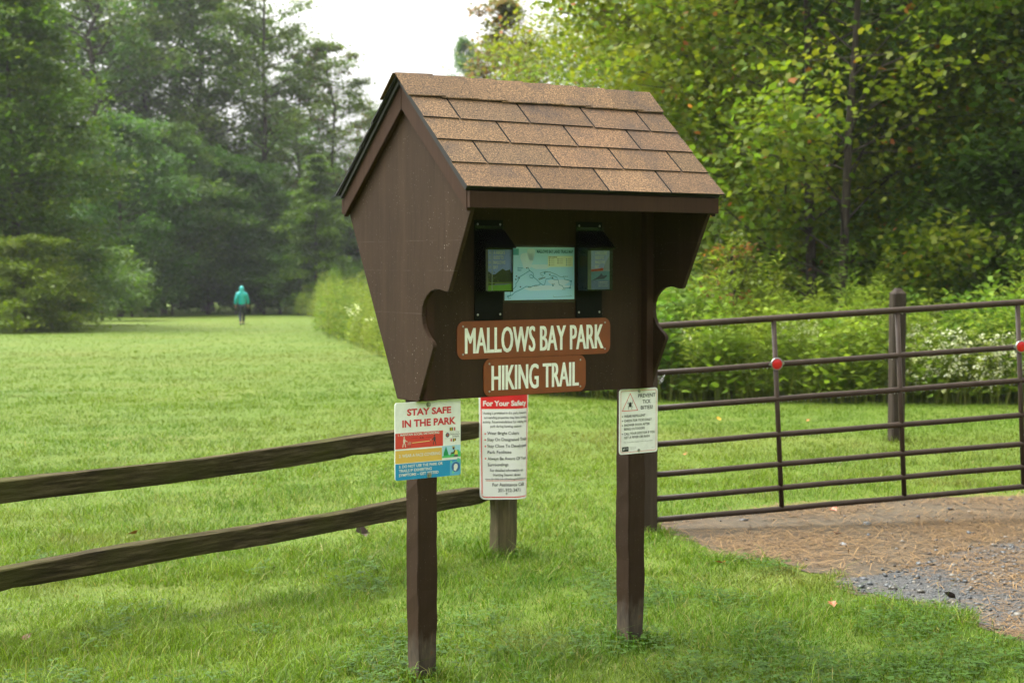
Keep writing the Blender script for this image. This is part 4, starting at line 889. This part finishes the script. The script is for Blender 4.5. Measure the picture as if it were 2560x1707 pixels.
# ================================================================== TREES
def pal(cols,n,rg,j=.25):
    c=np.array(cols); k=rg.integers(0,len(c),n); return c[k]*rg.uniform(1-j,1+j,(n,1))
GREEN_DARK=[(.044,.098,.014),(.056,.116,.017),(.068,.128,.021)]
GREEN_MID=[(.074,.152,.020),(.090,.168,.022),(.104,.176,.027)]
GREEN_BRIGHT=[(.085,.165,.018),(.105,.185,.020),(.12,.195,.024)]
OLIVE=[(.082,.125,.022),(.098,.138,.026),(.110,.138,.034)]
YGREEN=[(.140,.190,.014),(.112,.172,.016),(.165,.200,.014),(.095,.158,.016),(.205,.215,.018),(.105,.165,.016)]
def make_tree(seed, H, base, Rc, prof, nl, per, clump, lsize, cols, tmpl, trunk_r, lean=(0,0), flat=.45, vs=.45, rust=None, sub=5, csig=.5, upsweep=.35, front=False, speck=0, gaps=()):
    """returns (trunk mesh, crown mesh): tapered trunk with limbs and leaf clumps set along them"""
    rg=np.random.default_rng(seed); mb=MB(); P=[];Cc=[]
    n=9; tp=[]; wob_=rg.normal(0,.012*H,(n+1,2)); wob_[0]=0
    for i in range(n+1):
        t=i/n; tp.append(Vector((lean[0]*t*H+wob_[i,0]*t,lean[1]*t*H+wob_[i,1]*t,H*.97*t)))
    mb.tube(tp,[trunk_r*(1.25 if i==0 else 1)*(1-.93*i/n)+.01 for i in range(n+1)],9)
    def tpos(z):
        q=min(max(z/(H*.97),0),1)*n; i=min(int(q),n-1); return tp[i].lerp(tp[i+1],q-i)
    for k in range(nl):
        t=(k+rg.uniform(0,1))/nl; z=base+(H*.98-base)*t; a=k*2.4+rg.uniform(-.6,.6)
        if front and t<.9 and math.sin(a)<-.5 and rg.uniform()<.72: a+=1.6*(1 if math.cos(a)>0 else -1)
        L=Rc*prof(t)*rg.uniform(.7,1.15); s=tpos(z)
        up=upsweep*(1 if t<.8 else 1.6)
        pts=[s]
        for q in (.35,.7,1.0): pts.append(s+Vector((math.cos(a)*L*q+rg.normal(0,.05)*L,math.sin(a)*L*q+rg.normal(0,.05)*L,up*L*q-(.12*L*q*q if up<.3 else -.08*L*q))))
        r0=max(.012,trunk_r*.34*(1-t*.6)); mb.tube(pts,[r0,r0*.6,r0*.35,.006],6,cap=False)
        for j in range(sub):
            q=rg.uniform(.25,1); i=min(int(q*3),2); p=pts[i].lerp(pts[i+1],q*3-i); b=a+rg.uniform(-1.3,1.3); l2=L*rg.uniform(.15,.42)
            e=p+Vector((math.cos(b)*l2,math.sin(b)*l2,rg.uniform(-.12,.35)*l2))
            if r0>.02: mb.tube([p,e],[r0*.3,.006],4,cap=False)
            m=int(per*rg.uniform(.5,1.4)); c=rg.normal(0,1,(m,3))*np.array([csig,csig,csig*vs])*clump*(.40+.60*min(1,L/Rc*1.25)); 
            tt=rg.uniform(0,1,(m,1)); P.append(np.array(p)*(1-tt)+np.array(e)*tt+c)
            base_c=pal(cols,1,rg,.22)
            cc=base_c*rg.uniform(.75,1.25,(m,1))*.6+pal(cols,m,rg,.2)*.4
            if rust is not None and rg.uniform()<rust[0]:
                cc=np.array(rust[1])*rg.uniform(.6,1.3,(m,1))*.75+cc*.25
            if speck: q=rg.uniform(0,1,m)<speck; cc[q]=np.array([.36,.13,.04])
            Cc.append(cc)
    P=np.concatenate(P); Cc=np.concatenate(Cc); P[:,2]=np.maximum(P[:,2],.15)
    for gx,sl in gaps:   # thin places in the crown where a bare stretch of trunk shows
        xq=P[:,0]-(gx+sl*P[:,2]); cut=(np.abs(xq)<.24)&(P[:,1]<-.05)&(rg.uniform(0,1,len(P))<.86); P=P[~cut]; Cc=Cc[~cut]
    V,F,C=leaf_geo(P,lsize*rg.uniform(.6,1.35,len(P)),Cc,tmpl,flat=flat,rg=rg)
    tm=mb.mesh('trunk')
    for p in tm.polygons: p.use_smooth=True
    tm.materials.append(M_BARK); cm=np_mesh('crown',V,[F],C); cm.materials.append(M_LEAF); return tm,cm
ROUND=lambda t: math.sin(math.pi*min(1,.22+t*.78))**.7
CONE=lambda t: (1-t)**.75*.95+.08
SPREAD=lambda t: .55+.5*math.sin(math.pi*t)
DOME=lambda t: math.cos(t*1.45)**.6
KINDS={}
def kind(name,*a,**k): KINDS[name]=make_tree(*a,**k)
COLUMN=lambda t: (.92+.12*math.sin(t*5)) if t<.58 else max(.05,.9*(1-((t-.58)/.42))**.85)
kind('oak',21,26,2.5,7.0,ROUND,66,80,1.35,.30,GREEN_DARK+OLIVE,OVAL,.36,lean=(.03,0),vs=.55,csig=.45)
kind('oakB',22,25,2.5,6.4,ROUND,62,74,1.35,.30,GREEN_DARK+GREEN_MID,OVAL,.32,lean=(-.02,0),vs=.55,csig=.45)
kind('tallthin',23,25,3.5,4.9,ROUND,50,70,1.15,.26,GREEN_MID+OLIVE,OVAL,.28,lean=(.03,0),vs=.5,csig=.45)
kind('rusty',24,19,2.5,4.4,ROUND,44,58,1.0,.25,OLIVE+GREEN_MID,OVAL,.22,lean=(-.02,0),rust=(.22,(.15,.080,.04)),csig=.45)
kind('bright',25,10.0,.6,2.7,lambda t:(1-t)**.5*(.85+.2*math.sin(t*13)),58,75,.75,.19,[(.062,.130,.014),(.075,.145,.016),(.085,.155,.018)],OVAL,.12,upsweep=.05,vs=.35)
kind('darkcone',26,13,.2,4.6,ROUND,66,100,1.15,.24,GREEN_DARK+OLIVE[:1],OVAL,.16,upsweep=.3,vs=.5)
kind('edge',27,12.0,.3,2.35,COLUMN,96,120,.85,.15,[(.055,.122,.008),(.068,.138,.009),(.042,.100,.008),(.095,.145,.010)],OVAL,.14,upsweep=.22,vs=.45,sub=5)
kind('bush',28,3.2,.15,2.4,DOME,26,90,.75,.15,GREEN_MID+GREEN_DARK,OVAL,.06,upsweep=.4)
kind('brightbush',29,3.2,.0,2.6,DOME,40,100,.7,.12,[(.095,.155,.010),(.08,.138,.009),(.12,.165,.012)],OVAL,.06,upsweep=.25,vs=.35)
kind('syc',30,13.5,.7,4.3,SPREAD,54,112,.85,.105,YGREEN,MAPLE,.095,lean=(-.028,0),gaps=((0,-.028),(.2,.03)),flat=.8,sub=9,upsweep=.42,csig=.5,vs=.65,front=True,speck=.012)
kind('sycB',31,13.2,.7,4.5,SPREAD,52,108,.85,.105,YGREEN,MAPLE,.080,lean=(.022,0),gaps=((0,.022),(-.25,-.028)),flat=.8,sub=9,upsweep=.42,csig=.5,vs=.65,front=True,speck=.012)
kind('yellow',32,12.0,1.2,4.8,SPREAD,66,90,1.0,.13,YGREEN+[(.24,.245,.012)],MAPLE,.13,flat=.8,sub=6,upsweep=.3,csig=.5,vs=.65,speck=.008)
kind('redtip',33,13,2,2.6,CONE,44,50,.8,.20,[(.13,.15,.04),(.15,.15,.05),(.11,.14,.04)],OVAL,.10,upsweep=.9,rust=(.35,(.26,.14,.07)))
kind('dense',34,11,.2,3.6,DOME,74,140,1.0,.13,[(.045,.100,.018),(.060,.120,.022),(.075,.138,.025)],OVAL,.16,upsweep=.12,vs=.4)
kind('midgreen',35,12.5,.5,4.8,ROUND,56,84,1.15,.20,[(.15,.24,.024),(.17,.265,.026),(.20,.27,.028),(.14,.22,.03)],OVAL,.18,csig=.45)
kind('darkbush',36,3.6,.1,2.8,DOME,34,100,.8,.13,[(.075,.15,.022),(.09,.17,.025)],OVAL,.05,upsweep=.3)
used=set()
def tree(kd,name,px,d,scale,rz,label,cat,group,wide=1.0,dx=0):
    tm,cm=KINDS[kd]; X=at(px,d)
    r=tag(empty(name,(X,d,float(gz(X,d))-.03),(0,0,rz)),label,cat,group); r.scale=(scale*wide,scale*wide,scale)
    a=bpy.data.objects.new('stems' if cat=='shrub' else 'trunk',tm); b=bpy.data.objects.new('foliage' if cat=='shrub' else 'crown',cm)
    for o in (a,b): COL.objects.link(o); o.parent=r
    return r
GW='trees along the left edge of the field'; GB='bushes at the foot of the wood'; GR='trees beyond the meadow'; GD='dark trees behind the meadow trees'
W_=[('oak','oak_tree',225,104,1.08,.0,'tall dark oak with a leaning bare trunk behind the bright front tree','tree'),
 ('oakB','oak_tree',375,110,1.08,1.9,'tall dark tree with sky gaps, second from the left edge wood corner','tree'),
 ('oak','oak_tree',520,112,1.06,3.4,'tall dense tree rising above the walking person','tree'),
 ('tallthin','slender_tree',648,108,1.05,.3,'tall pale green slender tree with a visible upright trunk left of the sky gap','tree'),
 ('oakB','oak_tree',30,108,1.05,4.4,'tall dark tree filling the upper left corner','tree'),
 ('rusty','rust_tinged_tree',840,112,1.02,.5,'lower open tree with rust tinged leaves just left of the kiosk roof','tree'),
 ('rusty','rust_tinged_tree',925,118,.80,2.6,'short rust tinged tree partly behind the kiosk gable','tree'),
 ('tallthin','slender_tree',755,120,.80,2.2,'slender green tree behind the rust tinged tree','tree'),
 ('oakB','oak_tree',130,118,1.12,2.9,'dark tree at the very back of the left corner','tree'),
 ('oak','oak_tree',450,124,1.08,5.2,'hazy tree at the back between the two tall dark trees','tree'),
 ('bright','young_tree',790,96,1.0,1.0,'young bright green cone shaped tree right of the walking person','tree'),
 ('bright','young_tree',700,100,.80,2.5,'smaller bright green tree directly above and right of the person','tree'),
 ('darkcone','broad_tree',620,101,0.78,.4,'broad dark tree low behind the walking person','tree'),
 ('darkcone','broad_tree',520,100,0.82,2.2,'broad dark tree left of the walking person','tree'),
 ('darkcone','broad_tree',410,96,0.90,4.0,'broad dark tree midway along the left wood edge','tree'),
 ('darkcone','broad_tree',300,90,0.90,5.5,'broad dark tree at the shaded inner corner of the wood','tree'),
 ('darkcone','broad_tree',880,112,0.74,3.1,'broad dark tree low beside the kiosk side panel','tree'),
 ('darkcone','broad_tree',985,116,0.74,.9,'broad dark tree hidden behind the kiosk side','tree'),
 ('edge','layered_tree',42,61,1.28,.2,'bright yellow green layered tree nearest at the left edge','tree'),
 ('edge','layered_tree',-60,66,1.22,2.6,'green layered tree cut off by the left edge of the photo','tree')]
for kd,nm,px,d,sc_,rz,lab,cat in W_: tree(kd,nm,px,d,sc_,rz,lab,cat,GW)
B_=[('brightbush',60,57,1.0,.3,'yellow green bush low at the left edge under the layered tree'),('bush',200,68,.95,1.4,'green bush beside the layered tree at the left'),('brightbush',128,60,.62,3.3,'small bright green bush just right of the low yellow green one at the left edge'),('bush',255,78,1.0,.9,'bush at the wood edge where the field turns the left corner'),
 ('bush',330,90,1.0,2.2,'bush at the dark inner corner of the wood edge'),('bush',430,97,1.1,3.0,'bush along the wood edge left of the person, farther one'),('bush',520,98,1.1,.6,'bush along the wood edge just left of the person'),
 ('bush',660,99,1.1,4.1,'bush along the wood edge just right of the person'),('bush',745,97,1.0,5.0,'bush at the foot of the young bright green tree'),('bush',835,104,1.0,1.1,'bush beside the left end of the meadow'),('bush',940,108,1.0,2.0,'bush beyond the meadow beside the kiosk'),('bush',590,101,1.1,5.6,'bush straight behind the person')]
for kd,px,d,sc_,rz,lab in B_: tree(kd,'bush',px,d,sc_,rz,lab,'shrub',GB)
R_=[('syc','sycamore_tree',2038,27.5,1.0,0,'sycamore with a straight flaking trunk, left of the pair behind the gate','tree',GR),
 ('sycB','sycamore_tree',2098,26.4,1.0,0,'sycamore with a crooked thin trunk, right of the pair behind the gate','tree',GR),
 ('yellow','yellowing_tree',1800,33.5,1.0,.4,'yellowing broad tree right above the kiosk roof','tree',GR),
 ('yellow','yellowing_tree',1490,44,.70,2.0,'smaller yellow green tree left of the broad yellowing tree','tree',GR),
 ('redtip','red_tipped_tree',1262,62,1.0,.5,'narrow tree with reddish tips above the kiosk roof','tree',GR),
 ('redtip','red_tipped_tree',1330,66,.86,2.5,'reddish tree half behind the yellow green leaves','tree',GR),
 ('oakB','distant_tree',1170,150,1.03,1.0,'distant hazy grey green tree just above the kiosk ridge','tree',GR),
 ('oak','distant_tree',1118,155,.85,3.0,'smaller distant hazy tree at the edge of the sky gap','tree',GR),
 ('midgreen','green_tree',1690,60,1.15,.2,'green tree behind the yellowing tree','tree',GD),
 ('midgreen','green_tree',1850,56,1.2,1.7,'green tree between the yellowing tree and the sycamores','tree',GD),
 ('midgreen','green_tree',2080,54,1.2,3.1,'green tree straight behind the two sycamores','tree',GD),
 ('midgreen','green_tree',2290,50,1.2,4.4,'green tree right of the sycamores','tree',GD),
 ('midgreen','green_tree',1440,62,.72,5.1,'green tree behind the reddish trees','tree',GD),
 ('dense','evergreen_tree',2450,31,1.05,.3,'dense dark evergreen right of the sycamores','tree',GD),
 ('dense','evergreen_tree',2620,28,1.15,2.1,'dense dark evergreen cut off by the right edge','tree',GD),
 ('dense','evergreen_tree',2350,44,1.1,4.0,'dark evergreen set back between the sycamores and the dense one','tree',GD)]
for kd,nm,px,d,sc_,rz,lab,cat,gr in R_: tree(kd,nm,px,d,sc_,rz,lab,cat,gr,wide={1800:.76,1170:.52,1118:.42}.get(px,1.0))
for k,(px,d,sc_,lab) in enumerate(((1690,44,.9,'dark bush under the yellowing tree'),(1880,47,1.0,'dark bush left of the two sycamore trunks'),(2060,47,1.05,'dark bush in the shade behind the two sycamore trunks'),(2230,44,1.05,'dark bush right of the two sycamore trunks'),(2400,32,1.0,'dark bush below the dense evergreen'),(2540,27,1.0,'dark bush at the right edge above the meadow'),(1560,52,.95,'dark bush far back right behind the kiosk roof edge'))):
    tree('darkbush','dark_bush',px,d,sc_,k*1.3,lab,'shrub','dark bushes under the trees')
# far wood closing the view, and an unseen shading band added behind the camera
def far_wood_and_shade_band():
    n=46000; x=rng.uniform(-60,70,n); top=13+3*np.sin(x*.23)+2*np.sin(x*.61+1); top=np.where((x>-13)&(x<-2),8.5,top)
    z=top*rng.uniform(0,1,n)**.8; y=137+rng.normal(0,2.2,n); P=np.stack([x,y,z-2.3],1)
    C=pal(GREEN_DARK+GREEN_MID,n,rng,.3); V,F,C=leaf_geo(P,rng.uniform(.4,.8,n),C,OVAL,flat=.8)
    n2=16000; x=rng.uniform(2.5,26,n2); z=(5.5+np.sin(x))*rng.uniform(0,1,n2); P=np.stack([x,56+rng.normal(0,1.2,n2)+x*.1,z-.9],1)
    k=16000; q=rng.uniform(0,1,k); P=np.concatenate([P,np.stack([26+14*np.sin(q*1.5)+rng.normal(0,1.2,k),58-54*q,rng.uniform(0,1,k)*(7+np.sin(q*40))-.8],1)]); n2=len(P)
    V2,F2,C2=leaf_geo(P,rng.uniform(.2,.4,n2),pal(GREEN_DARK,n2,rng,.3),OVAL,flat=.8)
    n3=15000; a=rng.uniform(R(205),R(350),n3); rr=32+rng.normal(0,1.6,n3); x=rr*np.cos(a)*1.25; yy=rr*np.sin(a)+2; z=rng.uniform(0,1,n3)*(10+2.0*np.sin(a*9)); keep=(yy<14)  # unseen leaf band behind the camera, added to block low light on the kiosk
    P3=np.stack([x,yy,z],1)[keep]; V3,F3,C3=leaf_geo(P3,rng.uniform(.7,1.5,len(P3)),pal(GREEN_DARK+GREEN_MID,len(P3),rng,.3),OVAL,flat=1.0)
    me=np_mesh('woodland',np.concatenate([V,V2,V3]),[np.concatenate([F,F2+len(V),F3+len(V)+len(V2)])],np.concatenate([C,C2,C3])); tag(link('woodland',me,M_LEAF),'dark far wood closing the view behind the trees, plus an unseen band added behind the camera for shade','woodland',kind='stuff')
far_wood_and_shade_band()

# ================================================================== MEADOW
def plant_template(seed,h,nleaf,lsize,tmpl,bushy):
    rg=np.random.default_rng(seed); t=np.sort(rg.uniform(.12,1,nleaf)); a=np.arange(nleaf)*2.4
    r=bushy*(1-t*.75)*rg.uniform(.2,1,nleaf); P=np.stack([np.cos(a)*r*h*.3+.06*h*t**2,np.sin(a)*r*h*.3,t*h+rg.normal(0,.02,nleaf)*h],1)
    d=np.stack([np.cos(a),np.sin(a),rg.uniform(-.1,.9,nleaf)],1); d/=np.linalg.norm(d,axis=1)[:,None]
    s=np.stack([-np.sin(a),np.cos(a),rg.normal(0,.3,nleaf)],1); nn=np.cross(d,s); sz=(lsize*(1.2-.6*t)*rg.uniform(.7,1.3,nleaf))[:,None]
    k=len(tmpl); V=np.empty((nleaf,k,3))
    for j,(x,y,z) in enumerate(tmpl): V[:,j]=P+sz*(x*d+y*s+z*nn)
    st=np.array([[[-.004,0,0],[.004,0,0],[.06*h+.002,0,h],[.06*h-.002,0,h]],[[0,-.004,0],[0,.004,0],[.06*h,.002,h],[.06*h,-.002,h]]])
    F=np.arange(nleaf*k).reshape(nleaf,k); Fs=np.arange(8).reshape(2,4)+nleaf*k
    return np.concatenate([V.reshape(-1,3),st.reshape(-1,3)]),F,Fs,np.concatenate([np.repeat(rg.uniform(.7,1.3,nleaf),k),np.full(8,.8)])
TEMPL=[plant_template(1,1.35,62,.15,LANCE,.5),plant_template(2,1.2,80,.14,LANCE,.9),plant_template(3,1.15,70,.12,OVAL,.9),plant_template(4,1.5,75,.13,LANCE,.4),plant_template(5,.9,80,.11,OVAL,1.4),plant_template(6,1.1,80,.13,RHOMB,1.2)]
def plants(P, kinds, hs, cols, name_):
    byk={}
    Vs=[];FA={};Cs=[];off=0
    for ki in set(kinds):
        m=kinds==ki; Q=P[m]; h=hs[m]; c=cols[m]; T,F,Fs,g=TEMPL[ki]; n=len(Q); a=rng.uniform(0,6.28,n); ca,sa=np.cos(a),np.sin(a)
        ln=rng.normal(0,.09,(n,2))
        X=T[None,:,0]*ca[:,None]-T[None,:,1]*sa[:,None]; Y=T[None,:,0]*sa[:,None]+T[None,:,1]*ca[:,None]; Z=np.repeat(T[None,:,2],n,0)
        X=X+Z*ln[:,:1]; Y=Y+Z*ln[:,1:]
        V=np.stack([X,Y,Z],-1)*h[:,None,None]+np.concatenate([Q,gz(Q[:,0],Q[:,1])[:,None]],1)[:,None]
        nv=len(T); o=np.arange(n)[:,None,None]*nv+off
        for f in (F,Fs): FA.setdefault(f.shape[1],[]).append((f[None]+o).reshape(-1,f.shape[1]))
        Vs.append(V.reshape(-1,3)); Cs.append((c[:,None]*g[None,:,None]).reshape(-1,3)); off+=n*nv
    return np_mesh(name_,np.concatenate(Vs),[np.concatenate(v) for v in FA.values()],np.concatenate(Cs))
def make_meadow():
    n=26000; P=np.stack([rng.uniform(-16,19,n),rng.uniform(20,100,n)],1); 
    m=inside(P,MEADOW); P=P[m]
    far=P[:,1]; keep=rng.uniform(0,1,len(P))<np.where(far<26,1,np.where(far<34,.5,.25)); P=P[keep]
    # extra rows along the two visible edges
    E=[]
    pts=[(-13,100),(-9.9,80),(-8.1,66),(-6.4,52),(-4.3,42),(-2.7,33),(-1.9,28),(-.9,24.5),(.1,23.0),(1.2,21.9),(2.1,21.4),(4,21.0),(6.8,20.7),(10,20.6)]
    for i in range(len(pts)-1):
        a,b=np.array(pts[i]),np.array(pts[i+1]); L=np.linalg.norm(b-a); k=int(min(L,14)*(42 if i>4 else 16)); t=rng.uniform(0,1,(k,1)); nrm=np.array([-(b-a)[1],(b-a)[0]])/L; E.append(a+(b-a)*t+nrm*rng.uniform(.05,1.9,(k,1)))
    E=np.concatenate(E); E=E[inside(E,MEADOW)]; P=np.concatenate([P,E]); n=len(P)
    z=lowfreq(P,.9,51); kinds=np.where(z>.45,rng.choice([2,4,5],n),rng.choice([0,1,3,1,5],n))
    left=P[:,0]<-1.2; kinds=np.where(left&(rng.uniform(0,1,n)<.6),rng.choice([0,3],n),kinds)
    hs=rng.uniform(.72,1.22,n)*(1+.14*lowfreq(P,.6,52)+.10*lowfreq(P,2.2,53))*np.where(P[:,1]>22.3,1.22,1.0)*np.where(P[:,0]<-1.2,.85,1); 
    t=rng.uniform(0,1,(n,1)); c=np.array([.125,.195,.020])*(1-t)+np.array([.265,.305,.045])*t
    c=np.where((z>.45)[:,None],c*np.array([.74,.88,.9]),c); c=np.where(left[:,None],c*.72,c); c=np.where(left[:,None]&(rng.uniform(0,1,(n,1))<.3),np.array([.18,.20,.035])*rng.uniform(.75,1.2,(n,1)),c)
    me=plants(P,kinds,hs,c,'meadow_weeds'); tag(link('meadow_weeds',me,M_WEED),'dense green weeds of the uncut meadow behind the kiosk and gate','weeds',kind='stuff')
    # tall meadow grass
    n=42000; P=np.stack([rng.uniform(-12,14,n),20+rng.exponential(9,n)],1); m=inside(P,MEADOW)&((rng.uniform(0,1,n)<.85)|(P[:,0]<-.8)); P=P[m]; n=len(P)
    t=rng.uniform(0,1,(n,1)); c=np.array([.12,.18,.022])*(1-t)+np.array([.24,.25,.055])*t
    V,F,C=blades(P,rng.uniform(.5,1.25,n),rng.uniform(.006,.013,n),c,.45); me=np_mesh('meadow_grass',V,F,C); tag(link('meadow_grass',me,M_WEED),'tall yellowish grass standing among the meadow weeds','tall grass',kind='stuff')
    # white flower heads
    H=[]
    for cx,d,zz,sx,sz,k in ((2420,20.95,.76,1.0,.26,190),(2330,21,.50,.45,.24,45),(2500,20.95,.52,.5,.22,60),(1990,22.2,.95,.5,.18,60),(2230,22,.95,.5,.15,70),(2480,24,1.15,.8,.1,60),(1740,22.3,.85,.6,.25,40),(900,31,1.0,.4,.3,14)):
        H.append(np.stack([at(cx,d)+rng.normal(0,sx*.55,k),d+rng.normal(0,.35,k),zz-.27+rng.normal(0,sz*.55,k)],1))
    H=np.concatenate(H); H=np.repeat(H,9,0)+rng.normal(0,.026,(len(H)*9,3)); n=len(H)
    V,F,C=leaf_geo(H,rng.uniform(.022,.042,n),np.array([.66,.67,.52])*rng.uniform(.7,1.2,(n,1)),RHOMB,flat=.5); me=np_mesh('white_wildflowers',V,[F],C); tag(link('white_wildflowers',me,M_WEED),'creamy white wildflower heads in the meadow behind the gate','wildflowers',kind='stuff')
make_meadow()
# single plants that stand out of the meadow
tm,cm=make_tree(61,2.1,.25,.72,DOME,30,20,.26,.07,[(.11,.15,.018),(.14,.165,.02),(.09,.135,.017)],OVAL,.018,upsweep=1.0,rust=(.12,(.30,.10,.04)),sub=4)
KINDS['shrublet']=(tm,cm); tree('shrublet','red_tipped_shrub',1830,23.0,1.0,.3,'yellow green shrub with reddish tips standing above the meadow beside the kiosk','shrub',None)
KINDS['flowerbush']=make_tree(62,4.0,.3,1.5,DOME,30,60,.5,.09,[(.10,.13,.05),(.05,.085,.02),(.22,.24,.13)],OVAL,.04,upsweep=.5)
tree('flowerbush','pale_flowering_bush',2500,25.8,.62,.9,'dark bush with pale flower heads at the right edge behind the meadow','shrub',None)
def weed(px,d,h,ki,lab,col):
    T,F,Fs,g=TEMPL[ki]; me=np_mesh('tall_weed',T*h,[F,Fs],np.array(col)[None]*g[:,None]); X=at(px,d); o=link('tall_weed',me,M_WEED,loc=(X,d,float(gz(X,d))),rot=(0,0,px)); tag(o,lab,'weed','single tall weeds standing out of the meadow')
weed(2112,22.4,1.45,3,'tallest spiky weed standing in front of the sycamore trunks',(.10,.17,.03)); weed(2128,22.6,1.30,0,'spiky weed just right of the tallest one',(.10,.17,.03)); weed(2085,22.5,1.2,3,'shorter spiky weed left of the tallest one',(.10,.16,.03))
weed(2290,23,1.35,2,'broad leaved weed above the gate just right of the wooden post',(.09,.16,.03)); weed(2520,22.6,1.4,3,'tall weed at the right edge above the top rail',(.10,.165,.03)); weed(1685,22.6,1.45,2,'leafy weed seen in the notch of the kiosk panel',(.10,.17,.03))

# picnic shelter far behind the meadow
sd=58; sx=at(1775,sd); sz=float(gz(sx,sd)); sh=tag(empty('picnic_shelter',(sx,sd,sz)),'pale green shelter roof far behind the meadow next to the thin trunk','shelter')
mb=MB(); hw=.75; mb.add([(-hw,-1.2,2.55),(hw,-1.2,2.55),(hw,1.2,2.55),(-hw,1.2,2.55),(-.2,0,3.05),(.2,0,3.05),(-hw,-1.2,2.47),(hw,-1.2,2.47),(hw,1.2,2.47),(-hw,1.2,2.47)],[(0,1,5,4),(1,2,5),(2,3,4,5),(3,0,4),(6,7,1,0),(7,8,2,1),(8,9,3,2),(9,6,0,3),(9,8,7,6)]); mb.build('roof',plain('pale green metal',(.30,.42,.34),.5),sh)
for a in (-1,1):
    for b in (-1,1): m2=MB(); m2.tube([(a*.65,b*1.1,-.1),(a*.65,b*1.1,2.48)],.05,8); m2.build('post',M_STEEL,sh)

# ================================================================== AIR, LIGHT, CAMERA
hz=MB(); hz.box(-110,110,-60,175,-4.4,34); hm=bpy.data.materials.new('rain haze'); hm.use_nodes=True; nt=hm.node_tree; nt.nodes.clear()
o_=N(nt,'ShaderNodeOutputMaterial'); pv=N(nt,'ShaderNodeVolumePrincipled'); pv.inputs['Color'].default_value=(.93,.96,1,1); pv.inputs['Density'].default_value=.00025; pv.inputs['Anisotropy'].default_value=.2; nt.links.new(pv.outputs[0],o_.inputs['Volume'])
hm.volume_intersection_method='FAST' if hasattr(hm,'volume_intersection_method') else None
tag(hz.build('haze',hm),'thin rain haze filling the air over the field','haze',kind='stuff')

w=bpy.data.worlds.new('World'); scene.world=w; w.use_nodes=True; nt=w.node_tree; bg=nt.nodes['Background']
sky=nt.nodes.new('ShaderNodeTexSky'); sky.sky_type='NISHITA'; sky.sun_disc=False
EL,AZ=R(60),R(-70)
sky.sun_elevation=EL; sky.sun_rotation=AZ; sky.air_density=1.0; sky.dust_density=6.0; sky.ozone_density=1.0
hs=nt.nodes.new('ShaderNodeHueSaturation'); hs.inputs['Saturation'].default_value=.0; nt.links.new(sky.outputs[0],hs.inputs['Color']); 
tcw=nt.nodes.new('ShaderNodeTexCoord'); sxw=nt.nodes.new('ShaderNodeSeparateXYZ'); nt.links.new(tcw.outputs['Generated'],sxw.inputs[0])
mrw=nt.nodes.new('ShaderNodeMapRange'); nt.links.new(sxw.outputs['Z'],mrw.inputs[0]); mrw.inputs[1].default_value=0; mrw.inputs[2].default_value=1; mrw.inputs[3].default_value=1.05; mrw.inputs[4].default_value=1.75
vm=nt.nodes.new('ShaderNodeVectorMath'); vm.operation='SCALE'; tn=nt.nodes.new('ShaderNodeVectorMath'); tn.operation='MULTIPLY'; tn.inputs[1].default_value=(1.0,1.0,.97); nt.links.new(hs.outputs[0],tn.inputs[0]); nt.links.new(tn.outputs[0],vm.inputs[0]); nt.links.new(mrw.outputs[0],vm.inputs['Scale']); nt.links.new(vm.outputs[0],bg.inputs[0]); bg.inputs[1].default_value=.15
L=bpy.data.lights.new('overcast_sun','SUN'); L.energy=.5; L.angle=R(80); L.color=(1,.97,.92); lo=bpy.data.objects.new('overcast_sun',L); COL.objects.link(lo)
dirv=Vector((math.sin(AZ)*math.cos(EL),math.cos(AZ)*math.cos(EL),math.sin(EL))); lo.rotation_euler=dirv.to_track_quat('Z','Y').to_euler()
cd=bpy.data.cameras.new('camera'); cam=bpy.data.objects.new('camera',cd); COL.objects.link(cam); cam.location=(0,0,CAMH); cam.rotation_euler=(R(90)-PITCH,0,0)
cd.sensor_width=36; cd.lens=36*FPX/2560; cd.clip_end=2000; cd.clip_start=.05
cd.dof.use_dof=True; cd.dof.focus_distance=6.15; cd.dof.aperture_fstop=4.8; scene.camera=cam
scene.view_settings.view_transform='Standard'; scene.view_settings.look='None'; scene.view_settings.gamma=1; scene.view_settings.exposure=1.55
cy=scene.cycles; cy.max_bounces=6; cy.diffuse_bounces=3; cy.glossy_bounces=2; cy.transmission_bounces=3; cy.transparent_max_bounces=6; cy.volume_bounces=0
cy.use_denoising=True; cy.sample_clamp_indirect=6; cy.caustics_reflective=False; cy.caustics_refractive=False
try: cy.denoiser='OPENIMAGEDENOISE'; cy.denoising_prefilter='ACCURATE'
except Exception: pass
